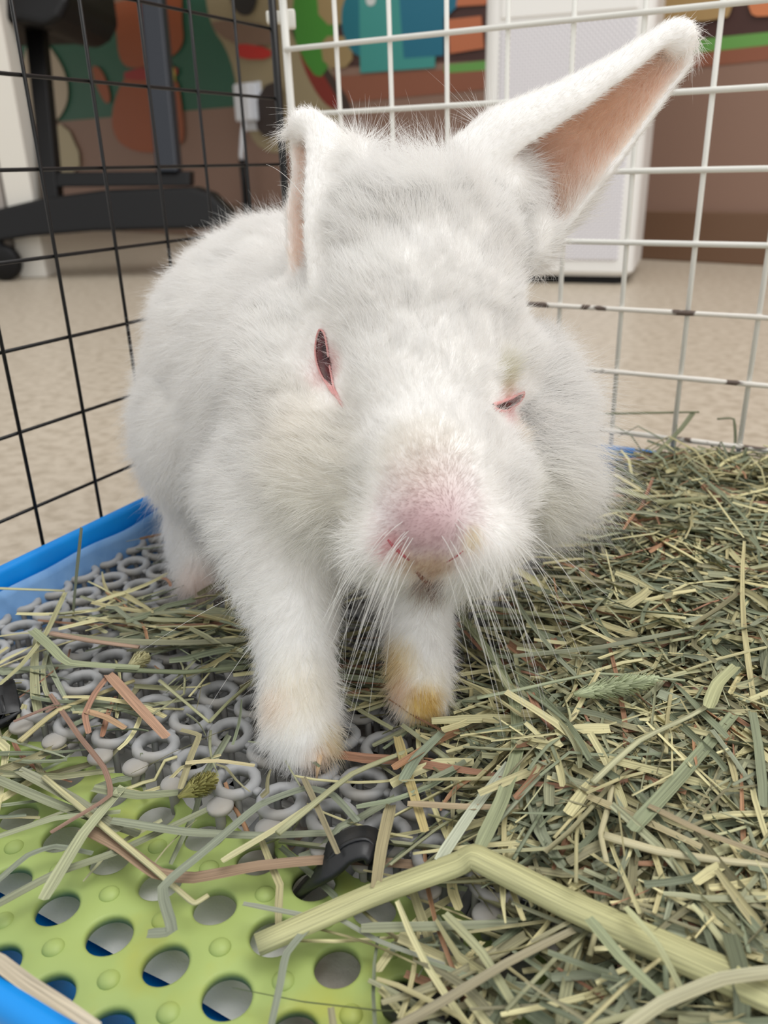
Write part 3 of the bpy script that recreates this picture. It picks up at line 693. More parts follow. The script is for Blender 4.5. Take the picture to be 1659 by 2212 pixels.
H('blade', [(1500, 890, 7.0), (1470, 930, 6.2), (1400, 1000, 5.0)], 12, 5, (140, 146, 104), 'olive stem leaning from the bridging stem down into the heap')
H('stalk', [(1550, 905, 6.8), (1585, 905, 6.8), (1588, 960, 5.6), (1560, 1010, 5.0)], 7, 5, (126, 134, 96), 'thin dark stem hooked over at the back right of the heap')
# seed heads
def seed_head(p, q, wpx, colr, label):
    a, b = Vector(P3(*p)), Vector(P3(*q)); ax = (b - a); L = ax.length; ax.normalize(); mb = MB(); u = ax.cross(Vector((0, 0, 1))).normalized(); v = ax.cross(u)
    w_ = wpx * 30 / F / 2
    e = empty('hay_seed_head', tuple(a), label, 'hay')
    mb.tube([a, b], .06, 6, col=(*srgb(*colr), 1)); mb.build('stem', M_hay, e, colors=True, uv=True)
    mb = MB()
    for k in range(420):
        t = rnd.random(); an = rnd.uniform(0, 6.283); rr = w_ * (math.sin(math.pi * min(1, t * .9 + .08)) ** .5)
        o_ = a + ax * (L * t); d = (u * math.cos(an) + v * math.sin(an)); e0 = o_ + d * rr * .2; e1 = o_ + d * rr + ax * w_ * 1.0
        s_ = d.cross(ax) * .045; mb.add([e0 - s_, e0 + s_, e1 + s_ * .4, e1 - s_ * .4], [(0, 1, 2, 3)], 0, jit(srgb(*colr), .25), [(0, 0)] * 4)
    mb.build('bristles', M_hay, e, colors=True, uv=True, kind='stuff')
seed_head((385, 1722, 3.0), (445, 1690, 3.3), 46, (164, 158, 96), 'fuzzy olive seed head on the edge of the green mat')
seed_head((1240, 1500, 4.6), (1400, 1470, 4.8), 46, (184, 194, 156), 'long fuzzy green seed head in the heap at right')
seed_head((270, 1448, 3.3), (305, 1425, 3.5), 42, (200, 194, 148), 'small pale seed head on the rings behind the pinkish straw')
H('blade', [(200, 1705), (300, 1722), (385, 1715)], 24, 3.0, (146, 154, 110), 'green leaf leading into the fuzzy olive seed head')

# ================================================================== RABBIT
RB = empty('rabbit', tuple(onz(700, 1500, 2.9)), 'white long-furred rabbit with one raised ear and a yellow stained paw, leaning over the mats', 'rabbit')
def camdir(px, py):
    v = R @ np.array([(px - 829.5) / F, (1106 - py) / F, -1.0]); return v / np.linalg.norm(v)
sk = bmesh.new()
def ball(px, py, d, rx, ry, rd, roll=0.0):
    c = at(px, py, d); s = d / F; cr, sr = math.cos(roll), math.sin(roll)
    A = np.stack([(R[:, 0] * cr + R[:, 1] * sr) * rx * s, (-R[:, 0] * sr + R[:, 1] * cr) * ry * s, R[:, 2] * rd], 1)
    m4 = Matrix([[*A[i], c[i]] for i in range(3)] + [[0, 0, 0, 1]])
    bmesh.ops.create_icosphere(sk, subdivisions=4, radius=1.0, matrix=Matrix.Scale(S, 4) @ m4)
def chain(pts, n=9, zmin=None):
    for i in range(len(pts) - 1):
        a, b = pts[i], pts[i + 1]
        for k in range(n + (i == len(pts) - 2)):
            t = k / n; q = [a[j] + (b[j] - a[j]) * t for j in range(4)]
            c = at(q[0], q[1], q[2]); r = q[3] * q[2] / F
            if zmin: c[2] = max(c[2], zmin + r * .7)
            bmesh.ops.create_icosphere(sk, subdivisions=3, radius=r * S, matrix=Matrix.Translation(Vector(c) * S))
# head
HEADB = [(905, 540, 28.4, 228, 175, 3.0), (900, 690, 27.4, 228, 190, 2.9), (915, 850, 26.3, 190, 190, 2.6), (928, 1020, 24.7, 158, 175, 2.4), (930, 1130, 23.2, 112, 112, 1.7),
         (850, 1175, 24.1, 108, 88, 1.7), (1022, 1170, 24.2, 110, 92, 1.7), (945, 1225, 24.6, 110, 62, 1.5), (1065, 1040, 26.6, 78, 150, 2.1), (1085, 790, 27.6, 78, 110, 1.7), (730, 1010, 27.4, 170, 200, 2.5)]
for b in HEADB: ball(*b)
# neck, ruff, chest
for b in [(670, 830, 30.0, 180, 240, 3.4), (640, 1010, 29.6, 150, 190, 3.0), (740, 1080, 29.2, 170, 140, 3.0), (900, 1060, 29.6, 200, 140, 2.6), (1125, 850, 30.4, 105, 150, 2.8), (1140, 1030, 29.6, 108, 130, 2.6), (860, 720, 32.0, 260, 240, 3.6)]: ball(*b)
# trunk and haunch
for b in [(640, 830, 34.5, 235, 300, 4.6), (590, 800, 38.5, 258, 292, 6.2), (490, 930, 38.6, 185, 215, 5.4), (820, 860, 36.0, 250, 280, 5.5), (560, 1040, 34.0, 130, 150, 3.6), (620, 600, 37.0, 150, 110, 4.0)]: ball(*b)
def bake(bm, voxel, it, fac=.5):
    m_ = bpy.data.meshes.new('raw'); bm.to_mesh(m_); bm.free(); o_ = bpy.data.objects.new('raw', m_); scene.collection.objects.link(o_)
    r_ = o_.modifiers.new('r', 'REMESH'); r_.mode = 'VOXEL'; r_.voxel_size = voxel
    s_ = o_.modifiers.new('s', 'SMOOTH'); s_.factor = fac; s_.iterations = it
    dg = bpy.context.evaluated_depsgraph_get(); dg.update(); out = bpy.data.meshes.new_from_object(o_.evaluated_get(dg)); bpy.data.objects.remove(o_); bpy.data.meshes.remove(m_); return out
chain([(590, 1060, 29.8, 140), (612, 1170, 28.6, 128), (630, 1290, 27.6, 102), (640, 1350, 27.2, 88)])
chain([(880, 1130, 30.0, 100), (892, 1240, 29.2, 86), (900, 1300, 28.8, 74)])
chain([(430, 1130, 38.6, 72), (436, 1190, 37.8, 54)])
m1 = bake(sk, 0.0026, 34, .6); sk = bmesh.new(); sk.from_mesh(m1); bpy.data.meshes.remove(m1)
# front legs with paws (toes as separate lobes), hind foot
chain([(590, 1060, 29.6, 120), (615, 1180, 28.4, 112), (632, 1310, 27.5, 90), (642, 1430, 26.9, 74), (646, 1520, 26.6, 78), (652, 1580, 26.4, 78)])
for t in ((598, 1590, 26.3, 612, 1618, 25.9), (632, 1600, 26.1, 640, 1638, 25.7), (668, 1602, 26.1, 676, 1640, 25.7), (700, 1590, 26.3, 708, 1618, 26.0)):
    chain([(t[0], t[1], t[2], 32), (t[3], t[4], t[5], 23)], 5)
chain([(880, 1130, 30.0, 90), (892, 1240, 29.2, 80), (900, 1340, 28.6, 68), (906, 1430, 28.1, 62), (906, 1490, 27.9, 62), (906, 1515, 27.7, 54)])
for t in ((868, 1505, 27.8, 872, 1532, 27.5), (895, 1510, 27.7, 900, 1546, 27.4), (922, 1510, 27.7, 926, 1548, 27.4), (944, 1500, 27.9, 950, 1530, 27.6)):
    chain([(t[0], t[1], t[2], 26), (t[3], t[4], t[5], 18)], 5)
chain([(430, 1130, 38.6, 62), (436, 1210, 37.6, 46), (428, 1262, 36.9, 36)])
chain([(428, 1262, 36.9, 36), (450, 1275, 36.8, 30)], 4)
# ears
EARPTS = []          # (position, inward direction, t)
def ear(axis, width, sect, usc, thick):
    """axis [(px,py,d)], width px per axis point, sect [(offset, depth)] in widths, usc: screen direction of +offset per axis point"""
    nA = 26; nS = 22; ax = np.array(axis, float); wd_ = np.array(width, float); us = np.array(usc, float); tt = np.linspace(0, 1, len(ax)); sc_ = np.array(sect, float)
    ts = np.linspace(0, 1, len(sc_)); T = np.linspace(0, 1, nA); SS = np.linspace(0, 1, nS)
    def itp(x, xs, ys):
        return np.stack([np.interp(x, xs, ys[:, j]) for j in range(ys.shape[1])], -1)
    A = itp(T, tt, ax); W = np.interp(T, tt, wd_); U = itp(T, tt, us); sec = itp(SS, ts, sc_)
    k = np.array([1, 2, 1]) / 4.0
    for _ in range(2):
        s2 = sec.copy(); s2[1:-1] = sec[:-2] * .25 + sec[1:-1] * .5 + sec[2:] * .25; sec = s2
    G = np.zeros((nA, nS, 3))
    for i in range(nA):
        c = at(*A[i]); sc = A[i][2] / F; u = U[i] / np.linalg.norm(U[i]); uw = R[:, 0] * u[0] - R[:, 1] * u[1]; dw = -R[:, 2]
        for j in range(nS): G[i, j] = c + (uw * sec[j, 0] + dw * sec[j, 1]) * W[i] * sc
    dT = np.gradient(G, axis=0); dS = np.gradient(G, axis=1); N = np.cross(dT, dS); N /= np.linalg.norm(N, axis=2, keepdims=True)
    cen = G.mean(axis=1, keepdims=True); 
    if ((cen - G) * N).sum() < 0: N = -N
    th = thick * np.ones((nA, nS, 1)); th[:, 0] *= .6; th[:, -1] *= .6; th[-1] *= .6
    a = G + N * th / 2; b = G - N * th / 2
    vs = [sk.verts.new(Vector(p) * S) for p in a.reshape(-1, 3)] + [sk.verts.new(Vector(p) * S) for p in b.reshape(-1, 3)]
    q = nA * nS; I = lambda i, j: i * nS + j
    for i in range(nA - 1):
        for j in range(nS - 1):
            sk.faces.new((vs[I(i, j)], vs[I(i, j + 1)], vs[I(i + 1, j + 1)], vs[I(i + 1, j)])); sk.faces.new((vs[q + I(i, j)], vs[q + I(i + 1, j)], vs[q + I(i + 1, j + 1)], vs[q + I(i, j + 1)]))
    for i in range(nA - 1):
        sk.faces.new((vs[I(i, 0)], vs[I(i + 1, 0)], vs[q + I(i + 1, 0)], vs[q + I(i, 0)])); sk.faces.new((vs[I(i, nS - 1)], vs[q + I(i, nS - 1)], vs[q + I(i + 1, nS - 1)], vs[I(i + 1, nS - 1)]))
    for j in range(nS - 1):
        sk.faces.new((vs[I(0, j)], vs[q + I(0, j)], vs[q + I(0, j + 1)], vs[I(0, j + 1)])); sk.faces.new((vs[I(nA - 1, j)], vs[I(nA - 1, j + 1)], vs[q + I(nA - 1, j + 1)], vs[q + I(nA - 1, j)]))
    for i in range(nA):
        for j in range(nS): EARPTS.append((G[i, j], N[i, j], T[i], SS[j], dT[i, j] / np.linalg.norm(dT[i, j]), len(EARS)))
    EARS.append(1)
EARS = []
ear([(1040, 470, 29.0), (1130, 385, 28.5), (1250, 290, 27.9), (1350, 205, 27.6), (1425, 135, 27.4), (1478, 88, 27.3)], [330, 305, 220, 158, 116, 92],
    [(-.5, .0), (-.38, .2), (-.1, .36), (.2, .34), (.42, .18), (.5, -.05), (.42, -.22), (.26, -.29), (.10, -.25)],
    [(-.45, -.9), (-.5, -.87), (-.6, -.8), (-.62, -.78), (-.6, -.8), (-.5, -.85)], .34)
ear([(700, 640, 27.6), (692, 540, 28.0), (690, 440, 28.3), (690, 360, 28.5), (680, 300, 28.6), (672, 268, 28.6)], [150, 160, 160, 130, 115, 90],
    [(.20, -.30), (-.15, -.38), (-.48, -.12), (-.42, .25), (-.05, .40), (.30, .36), (.5, .26)],
    [(-1, 0)] * 6, .34)
ball(664, 272, 28.4, 44, 34, .62)
ball(1462, 84, 27.3, 44, 40, .6)
ball(760, 430, 29.0, 80, 130, 1.5); ball(1050, 430, 29.0, 110, 130, 1.7); ball(1150, 520, 28.8, 50, 70, 1.0)
body = bake(sk, 0.0013, 10); body.name = 'body'
nv = len(body.vertices); V = np.zeros(nv * 3, np.float32); body.vertices.foreach_get('co', V); V = V.reshape(-1, 3).astype(float) / S
NV = np.zeros(nv * 3, np.float32); body.vertices.foreach_get('normal', NV); NV = NV.reshape(-1, 3).astype(float)
# ear lookup: nearest ear sample for vertices near an ear
EP = np.array([e[0] for e in EARPTS]); EN = np.array([e[1] for e in EARPTS]); ET = np.array([e[2] for e in EARPTS]); ES = np.array([e[3] for e in EARPTS]); ED = np.array([e[4] for e in EARPTS])
kd = KDTree(len(EP))
for i, p in enumerate(EP): kd.insert(p, i)
kd.balance()
lo_, hi_ = EP.min(0) - .6, EP.max(0) + .6
inner = np.zeros(nv); eart = np.zeros(nv); eardir = np.zeros((nv, 3))
for i in np.where(((V > lo_) & (V < hi_)).all(1))[0]:
    co, j, d_ = kd.find(V[i])
    if d_ < .42:
        eart[i] = 1.0; eardir[i] = ED[j]
        side = float((V[i] - EP[j]) @ EN[j]); fac = float(NV[i] @ EN[j])
        if side > .03 and fac > .25: inner[i] = min(1, (fac - .25) * 2.5) * min(1, ES[j] * 7) * min(1, (1 - ES[j]) * 6 + .1) * min(1, (1 - ET[j]) * 7)
def near(px, py, d, r):
    c = at(px, py, d); return np.clip(1 - np.linalg.norm(V - c, axis=1) / r, 0, 1)
from mathutils.bvhtree import BVHTree
npol = len(body.polygons); body.calc_loop_triangles()
TR = np.zeros(len(body.loop_triangles) * 3, np.int32); body.loop_triangles.foreach_get('vertices', TR); TR = TR.reshape(-1, 3)
bvh = BVHTree.FromPolygons([Vector(v) for v in V], [tuple(int(q) for q in t) for t in TR])
def hit(px, py, lift=0.0):
    loc, nn, idx, dist = bvh.ray_cast(Vector(C0), Vector(camdir(px, py)))
    if loc is None: return None, None
    if nn.dot(Vector(camdir(px, py))) > 0: nn = -nn
    return np.array(loc + nn * lift), np.array(nn)
def spot(px, py, r, sharp=1.0):
    p, _ = hit(px, py)
    return np.clip((1 - np.linalg.norm(V - p, axis=1) / r) * sharp, 0, 1)
white = np.array([.945, .935, .92])
colr = np.tile(white, (nv, 1))
def tint(wt, c):
    global colr
    colr = colr * (1 - wt[:, None]) + np.array(c)[None] * wt[:, None]
tint(spot(925, 1110, 2.1, 1.5) * .85, srgb(204, 180, 182))
tint(spot(925, 1030, 1.6, 1.2) * .3, srgb(214, 200, 198))
tint(spot(912, 1150, 1.3, 1.5) * .6, srgb(178, 142, 146))
tint(spot(850, 1180, .6, 1.3) * .65, srgb(205, 132, 138))
tint(spot(935, 1225, .8, 1.5) * .7, srgb(196, 164, 130))
tint(spot(928, 1262, .6, 1.5) * .9, srgb(140, 98, 78))
tint(spot(880, 1215, .55, 1.2) * .5, srgb(200, 170, 128))
tint(spot(1020, 1160, .45, 1.3) * .5, srgb(220, 205, 150))
tint(spot(640, 920, 2.6, 1.0) * .2, srgb(238, 228, 210)); tint(spot(700, 1080, 3.0, 1.0) * .25, srgb(234, 230, 212)); tint(spot(1150, 1100, 2.4, 1.0) * .25, srgb(232, 228, 208)); tint(spot(905, 1000, 1.6, 1.2) * .25, srgb(226, 218, 196))
tint(spot(712, 800, .95, 1.3) * .45, srgb(226, 168, 168))
tint(spot(1098, 872, .9, 1.3) * .6, srgb(222, 160, 160))
tint(spot(1095, 820, .8, 1.4) * .6, srgb(206, 202, 168))
tint(spot(1118, 935, .5, 1.4) * .5, srgb(216, 196, 160))
tint(spot(850, 1430, 1.2, 1.3) * .75, srgb(228, 204, 136)); tint(spot(862, 1490, .8) * .7, srgb(226, 190, 150)); tint(spot(918, 1520, .85, 1.6) * .9, srgb(216, 184, 84))
tint(spot(940, 1480, 1.0) * .2, srgb(232, 214, 160))
tint(spot(645, 1490, 1.6) * .25, srgb(236, 222, 186)); tint(spot(720, 1600, .8, 1.3) * .6, srgb(222, 204, 150)); tint(spot(690, 1635, .7) * .5, srgb(220, 186, 150)); tint(spot(590, 1520, .9) * .35, srgb(240, 214, 190))
tint(spot(430, 1255, 1.6) * .35, srgb(228, 196, 180)); tint(spot(436, 1290, .8) * .6, srgb(190, 150, 96))
furcol = colr.copy()
# skin colours: bare pink inside the ears
tint(np.clip(inner, 0, 1), (1.0, .83, .77))
er = (inner > .3) & (V[:, 0] > at(1000, 400, 28)[0])
c_ = at(1300, 250, 28.3); wch = np.clip(1.25 - np.linalg.norm(V - c_, axis=1) / 2.2, 0, 1) * er
tint(wch * .75, (.93, .70, .50))
furcol = furcol * (1 - inner[:, None] * .8) + np.array(srgb(252, 226, 208))[None] * inner[:, None] * .8
ca = body.color_attributes.new('Col', 'FLOAT_COLOR', 'POINT')
ca.data.foreach_set('color', np.concatenate([colr, np.ones((nv, 1))], 1).astype(np.float32).ravel())
def fur_skin():
    m = bpy.data.materials.new('rabbit_skin'); m.use_nodes = True; nt = m.node_tree; b = nt.nodes['Principled BSDF']
    a = nt.nodes.new('ShaderNodeAttribute'); a.attribute_name = 'Col'; nt.links.new(a.outputs['Color'], b.inputs['Base Color'])
    b.inputs['Roughness'].default_value = .75; b.inputs['Specular IOR Level'].default_value = .15
    return m
def fur_hair(name, k=0.5):
    m = bpy.data.materials.new(name); m.use_nodes = True; nt = m.node_tree; nt.nodes.remove(nt.nodes['Principled BSDF'])
    out = nt.nodes['Material Output']; a = nt.nodes.new('ShaderNodeAttribute'); a.attribute_name = 'Col'
    d = nt.nodes.new('ShaderNodeBsdfDiffuse'); t = nt.nodes.new('ShaderNodeBsdfTranslucent'); g = nt.nodes.new('ShaderNodeBsdfGlossy'); g.inputs['Roughness'].default_value = .45; g.inputs['Color'].default_value = (.9, .9, .9, 1)
    x = nt.nodes.new('ShaderNodeMixShader'); x.inputs['Fac'].default_value = k; y = nt.nodes.new('ShaderNodeMixShader'); y.inputs['Fac'].default_value = .05
    nt.links.new(a.outputs['Color'], d.inputs['Color']); nt.links.new(a.outputs['Color'], t.inputs['Color'])
    nt.links.new(d.outputs[0], x.inputs[1]); nt.links.new(t.outputs[0], x.inputs[2]); nt.links.new(x.outputs[0], y.inputs[1]); nt.links.new(g.outputs[0], y.inputs[2]); nt.links.new(y.outputs[0], out.inputs['Surface'])
    return m
M_skin = fur_skin(); M_fur = fur_hair('rabbit_fur')
body.materials.clear(); body.materials.append(M_skin)
body.polygons.foreach_set('use_smooth', [True] * npol)
bo = bpy.data.objects.new('body', body); link(bo, RB); bo.location = -RB.location
# ---- fur fields on vertices
headc = at(910, 800, 27.5); dh = np.linalg.norm(V - headc, axis=1)
wh = np.clip(1 - (dh - 5.2) / 2.0, 0, 1)
nose = at(920, 1215, 22.3)
flow = (V - nose) / (np.linalg.norm(V - nose, axis=1, keepdims=True) + 1e-6) * wh[:, None]
rump = at(480, 820, 42) - at(820, 900, 30); rump /= np.linalg.norm(rump)
wz = np.clip((V[:, 2] - 5) / 5, 0, 1)
bodyflow = rump[None] * (.9 * wz[:, None] + .1) + np.array([0, 0, -1.0])[None] * (1.0 - .55 * wz[:, None])
flow += bodyflow * (1 - wh)[:, None]
# ruff at the right throws outward
wr = np.clip(1.3 - np.linalg.norm(V - at(1190, 960, 30), axis=1) / 4.2, 0, 1); wr = np.clip(wr, 0, 1)
flow = flow * (1 - wr[:, None]) + (R[:, 0] * 1.0 - R[:, 1] * .25)[None] * wr[:, None]
flow = flow * (1 - eart[:, None]) + eardir * eart[:, None]
flow -= NV * (flow * NV).sum(1, keepdims=True); flow /= np.linalg.norm(flow, axis=1, keepdims=True) + 1e-6
LEN = .62 + .25 * (1 - wh)
def setlen(px, py, d, r, L):
    global LEN
    w_ = np.clip((1 - np.linalg.norm(V - at(px, py, d), axis=1) / r) * 1.6, 0, 1); LEN = LEN * (1 - w_) + L * w_
setlen(930, 1080, 22.6, 2.8, .24); setlen(925, 1150, 22.3, 1.6, .15)
setlen(900, 900, 24.5, 2.4, .36)
setlen(900, 400, 28, 4.2, 1.15); setlen(930, 330, 29.2, 2.8, 1.8); setlen(1000, 330, 29.2, 1.5, 2.6)
setlen(1180, 960, 29.6, 4.4, 1.55); setlen(1060, 1080, 27, 2.0, .9); setlen(740, 1080, 27, 2.6, .95)
setlen(1260, 440, 28, 1.5, 1.0); setlen(650, 1330, 27, 3.4, .55); setlen(650, 1560, 26.5, 2.6, .50); setlen(905, 1500, 27.8, 2.6, .5); setlen(900, 1330, 28.6, 2.2, .5)
setlen(1080, 600, 27, 1.6, .8); setlen(1100, 820, 26.6, 1.2, .8)
rim = eart * np.clip(1 - np.linalg.norm(V - at(1230, 470, 28.2), axis=1) / 2.2, 0, 1)
LEN = LEN * (1 - eart) + eart * (.26 * (1 - inner) + .8 * inner) + rim * .7
DEN = 1.0 + .9 * wh; DEN = DEN * (1 - .75 * inner); DEN *= np.where(V @ R[:, 2] > (V @ R[:, 2]).max() - 40, 1, .5)
# eyes: no roots there
EYE_L = [(693, 712), (704, 722), (711, 760), (716, 800), (722, 832), (726, 856), (708, 832), (691, 802), (683, 768), (685, 736)]
EYE_R = [(1064, 876), (1084, 868), (1106, 859), (1130, 848), (1122, 866), (1106, 878), (1090, 888), (1074, 886)]
def clear_loop(loop, r):
    global DEN
    for q in loop + [tuple(np.mean(loop, 0))]:
        p, _ = hit(*q)
        if p is not None: DEN *= np.clip((np.linalg.norm(V - p, axis=1) - r * .6) / (r * .4), 0, 1)
clear_loop(EYE_L, .27); clear_loop(EYE_R, .18)
for q_ in EYE_L + EYE_R:
    w_ = np.clip((1 - np.linalg.norm(V - hit(*q_)[0], axis=1) / .9) * 1.8, 0, 1); LEN = LEN * (1 - w_) + .24 * w_
for q in [(842, 1168), (860, 1185), (880, 1205)]: clear_loop([q], .17)
for q in [(908, 1244), (926, 1256)]: clear_loop([q], .13)
def make_fur(name, count, seed, lenk=1.0, denmod=None, wild=.22, rad=.0062, npt=5, lift=.42, colk=1.0):
    g = np.random.default_rng(seed)
    A, B, C = V[TR[:, 0]], V[TR[:, 1]], V[TR[:, 2]]
    den = DEN if denmod is None else DEN * denmod
    ar = np.linalg.norm(np.cross(B - A, C - A), axis=1) / 2 * den[TR].mean(1)
    idx = g.choice(len(TR), size=count, p=ar / ar.sum())
    u = g.random((count, 1)); v = g.random((count, 1)); f = u + v > 1; u[f] = 1 - u[f]; v[f] = 1 - v[f]; w_ = 1 - u - v
    t = TR[idx]
    def ip(X): return X[t[:, 0]] * w_ + X[t[:, 1]] * u + X[t[:, 2]] * v
    P = ip(V); N = ip(NV); N /= np.linalg.norm(N, axis=1, keepdims=True) + 1e-9; FL = ip(flow); L = ip(LEN[:, None])[:, 0] * lenk; CC = ip(furcol)
    EA = ip(eart[:, None])[:, 0]
    # coherent tufts: several octaves of a smooth random vector field
    T_ = np.zeros_like(P)
    for fr, am in ((1.1, .22), (2.9, .42), (6.5, .30)):
        for k in range(3):
            kv = g.normal(size=(3, 3)) * fr; ph = g.random(3) * 6.28
            T_ += np.sin(P @ kv.T + ph) * am / 1.7
    T_ -= N * (T_ * N).sum(1, keepdims=True)
    tf = (.35 + .65 * np.clip(L / .9, 0, 1.6))[:, None] * (1 - .6 * EA[:, None])
    lf = lift + .20 * np.clip(L - .6, 0, 1)
    D = FL + T_ * tf + N * (lf * (1 + .25 * g.normal(size=count)))[:, None] + g.normal(size=P.shape) * wild
    D /= np.linalg.norm(D, axis=1, keepdims=True)
    L = L * np.clip(g.normal(.95, .22, count), .35, 1.6)
    curl = g.normal(size=P.shape) * .10 + FL * .22 + np.array([0, 0, -.10])[None]
    s_ = np.linspace(0, 1, npt)
    Q = P[:, None, :] - N[:, None, :] * .02 + L[:, None, None] * (D[:, None, :] * s_[None, :, None] + curl[:, None, :] * (s_[None, :, None] ** 2))
    below = Q[:, :, 2] < 2.75; Q[:, :, 2] = np.where(below, 2.75, Q[:, :, 2])
    rr = np.clip(1 - s_ ** 1.5 * .85, .12, 1) * rad
    hc = bpy.data.hair_curves.new(name); hc.add_curves([npt] * count)
    hc.position_data.foreach_set('vector', (Q * S).astype(np.float32).ravel())
    ra = hc.attributes.get('radius') or hc.attributes.new('radius', 'FLOAT', 'POINT'); ra.data.foreach_set('value', (np.tile(rr, count) * S).astype(np.float32))
    cl = hc.attributes.new('Col', 'FLOAT_COLOR', 'CURVE'); cv = np.clip(CC * (1.02 + .03 * g.normal(size=(count, 1))) * colk, 0, .97)
    cl.data.foreach_set('color', np.concatenate([cv, np.ones((count, 1))], 1).astype(np.float32).ravel())
    hc.materials.append(M_fur); o = bpy.data.objects.new(name, hc); link(o, RB); o.location = -RB.location; o['kind'] = 'stuff'
    return o
make_fur('fur', 430000, 3, rad=.0058)
lash = np.zeros(nv)
for q_ in EYE_L + EYE_R: lash = np.maximum(lash, np.clip(1 - np.abs(np.linalg.norm(V - hit(*q_)[0], axis=1) - .38) / .3, 0, 1))
make_fur('eye_fur', 420, 9, lenk=2.6, denmod=lash / (DEN + .2), wild=.7, rad=.004, npt=6, lift=.9)
make_fur('ear_wisps', 5200, 10, lenk=1.0, denmod=inner / (DEN + .05), wild=.5, rad=.004, npt=6, lift=1.0)
make_fur('long_fur', 26000, 5, lenk=1.5, denmod=np.clip(LEN - .5, 0, 1) * 1.0, wild=.45, rad=.004, npt=6, lift=.6)
# ---- eyes
M_eye = mat('dark_red_eye', srgb(86, 22, 30), .22, spec=.4, coat=.25, noise=(180, srgb(44, 10, 16), .4, .6))
M_lid = mat('pink_eyelid', srgb(222, 160, 158), .4)
M_nos = mat('pink_nostril', srgb(176, 84, 92), .4)
def loop_tube(loop, r, lift, m, name, parent):
    P = []; n = len(loop)
    for i in range(n):
        for k in range(3):
            t = k / 3; p0, p1, p2, p3 = (np.array(loop[(i + j) % n], float) for j in (-1, 0, 1, 2))
            P.append(.5 * ((2 * p1) + (p2 - p0) * t + (2 * p0 - 5 * p1 + 4 * p2 - p3) * t * t + (3 * p1 - p0 - 3 * p2 + p3) * t ** 3))
    Q = [hit(p[0], p[1], lift)[0] for p in P]; Q.append(Q[0])
    return MB().tube([tuple(q) for q in Q], r, 8, cap=False).build(name, m, parent)
def eye(loop, cpx, rad_px, name_label):
    p, nn = hit(*cpx); cx, cy = cpx
    pts = [hit(q[0], q[1], .02) for q in loop]; c = hit(cpx[0], cpx[1], .02)[0]; mb = MB(); ringsN = 6; n = len(pts)
    vs = []
    for k in range(ringsN):
        f = 1 - k / ringsN; bulge = .14 * (1 - f * f)
        for q in pts: vs.append(c + (q[0] - c) * f + nn * bulge)
    vs.append(c + nn * .14); fs = []
    for k in range(ringsN - 1):
        for i in range(n): fs.append((k * n + i, k * n + (i + 1) % n, (k + 1) * n + (i + 1) % n, (k + 1) * n + i))
    for i in range(n): fs.append(((ringsN - 1) * n + i, (ringsN - 1) * n + (i + 1) % n, ringsN * n))
    e = mb.add(vs, fs).build('eye', M_eye, RB); e['label'] = name_label
    return e
e1 = eye(EYE_L, (704, 775), 40, 'dark red eye in a narrow slit'); loop_tube(EYE_L, .035, .06, M_lid, 'eyelid', e1)
e2 = eye(EYE_R, (1096, 874), 20, 'nearly closed eye with a pink lid'); loop_tube(EYE_R, .06, .02, M_lid, 'eyelid', e2)
q = [hit(*p_, .015)[0] for p_ in [(706, 822), (716, 838), (726, 852), (736, 868), (742, 880)]]
MB().tube([tuple(p_) for p_ in q], [.07, .09, .08, .06, .03], 8).build('tear_duct', M_lid, e1)
for nm, pts, rr in (('nostril', [(838, 1166), (852, 1182), (868, 1196), (884, 1210)], [.03, .06, .06, .03]), ('nostril', [(1000, 1190), (985, 1202), (965, 1214)], [.02, .035, .02])):
    q = [hit(p_[0], p_[1], .0)[0] for p_ in pts]; MB().tube([tuple(p_) for p_ in q], rr, 8).build(nm, M_nos, RB)
M_mouth = mat('brown_mouth', srgb(120, 74, 62), .5)
q = [hit(p_[0], p_[1], .0)[0] for p_ in [(900, 1234), (912, 1248), (924, 1258), (944, 1268)]]; MB().tube([tuple(p_) for p_ in q], [.05, .08, .08, .04], 8).build('mouth', M_mouth, RB)
# claws on the front paws
M_claw = mat('pale_claw', srgb(222, 190, 150), .3)
for (a_, b_2) in (((692, 1630), (694, 1662)),):
    p_, _ = hit(*a_)
    if p_ is not None: MB().tube([tuple(p_), tuple(p_ + np.array([.05, -.25, -.3])), tuple(p_ + np.array([.08, -.42, -.62]))], [.09, .07, .02], 8).build('claw', M_claw, RB)
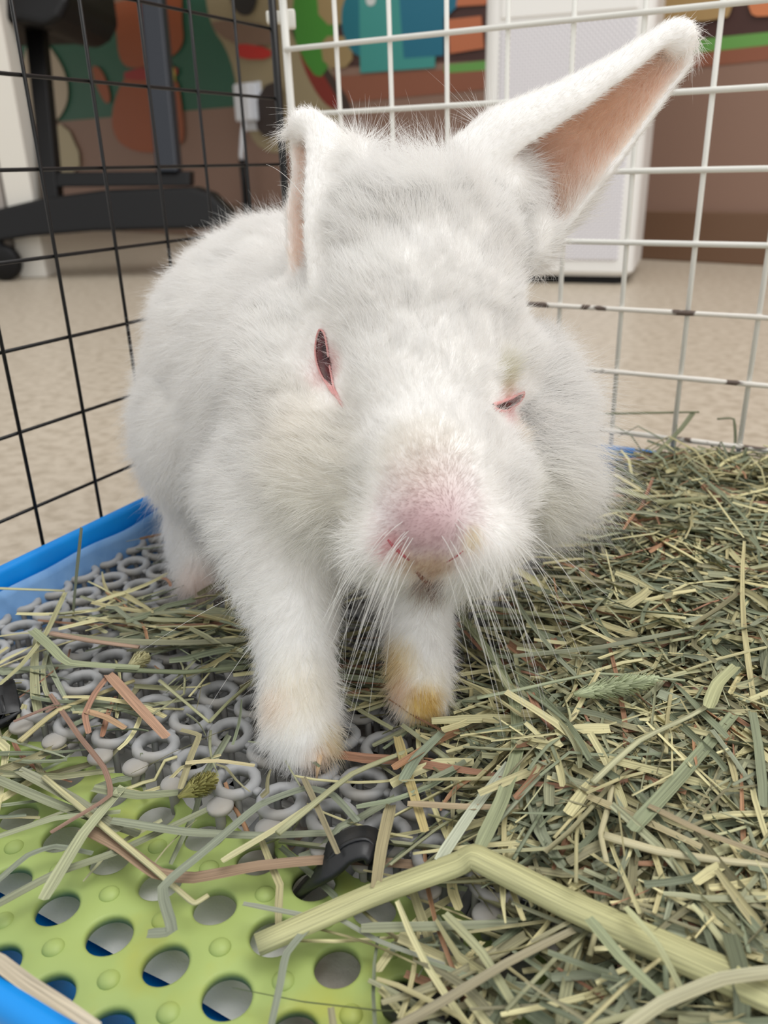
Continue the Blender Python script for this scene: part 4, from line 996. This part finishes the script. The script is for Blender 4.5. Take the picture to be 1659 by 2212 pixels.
# whiskers
wh_pts = []
for i in range(64):
    sx_ = -1 if i % 2 else 1
    px = 930 + sx_ * rnd.uniform(45, 190) if rnd.random() < .75 else 930 + sx_ * rnd.uniform(20, 60); py = rnd.uniform(1120, 1240)
    p_, nn = hit(px, py)
    if p_ is None: continue
    L = rnd.uniform(2.6, 5.6); side = R[:, 0] * sx_ * rnd.uniform(.1, .55); dn = np.array([0, 0, -1.0])
    dk = rnd.uniform(.45, .95); sk_ = rnd.uniform(-.1, .45)
    d0 = nn * rnd.uniform(.3, .9) + side + dn * .35; d0 /= np.linalg.norm(d0); pts = []
    for k in range(9):
        t = k / 8; pts.append(p_ + d0 * L * .45 * t + (dn * dk + side * sk_) * L * t ** 1.6)
    wh_pts.append(pts)
for (px, py, ex, ey, ed) in ((600, 1245, 300, 1410, 27), (620, 1300, 450, 1530, 26), (705, 1320, 640, 1480, 24), (1180, 640, 1390, 575, 28), (1215, 720, 1400, 830, 29), (1190, 650, 1290, 610, 28), (660, 430, 575, 355, 28), (650, 440, 600, 400, 28.5), (1150, 690, 1290, 730, 27)):
    p_, nn = hit(px, py)
    if p_ is None: continue
    e_ = at(ex, ey, ed); m_ = (p_ + e_) / 2 + np.array([0, 0, .35]); wh_pts.append([p_ * (1 - t) ** 2 + m_ * 2 * t * (1 - t) + e_ * t * t for t in np.linspace(0, 1, 9)])
WQ = np.array(wh_pts); WQ[:, :, 2] = np.maximum(WQ[:, :, 2], 3.0)
hc = bpy.data.hair_curves.new('whiskers'); hc.add_curves([9] * len(WQ)); hc.position_data.foreach_set('vector', (WQ * S).astype(np.float32).ravel())
ra = hc.attributes.get('radius') or hc.attributes.new('radius', 'FLOAT', 'POINT'); ra.data.foreach_set('value', np.tile(np.linspace(.011, .003, 9) * S, len(WQ)).astype(np.float32))
cl = hc.attributes.new('Col', 'FLOAT_COLOR', 'CURVE'); cl.data.foreach_set('color', np.tile([.9, .9, .88, 1], len(WQ)).astype(np.float32))
hc.materials.append(M_fur); wo = bpy.data.objects.new('whiskers', hc); link(wo, RB); wo.location = -RB.location; wo['kind'] = 'stuff'
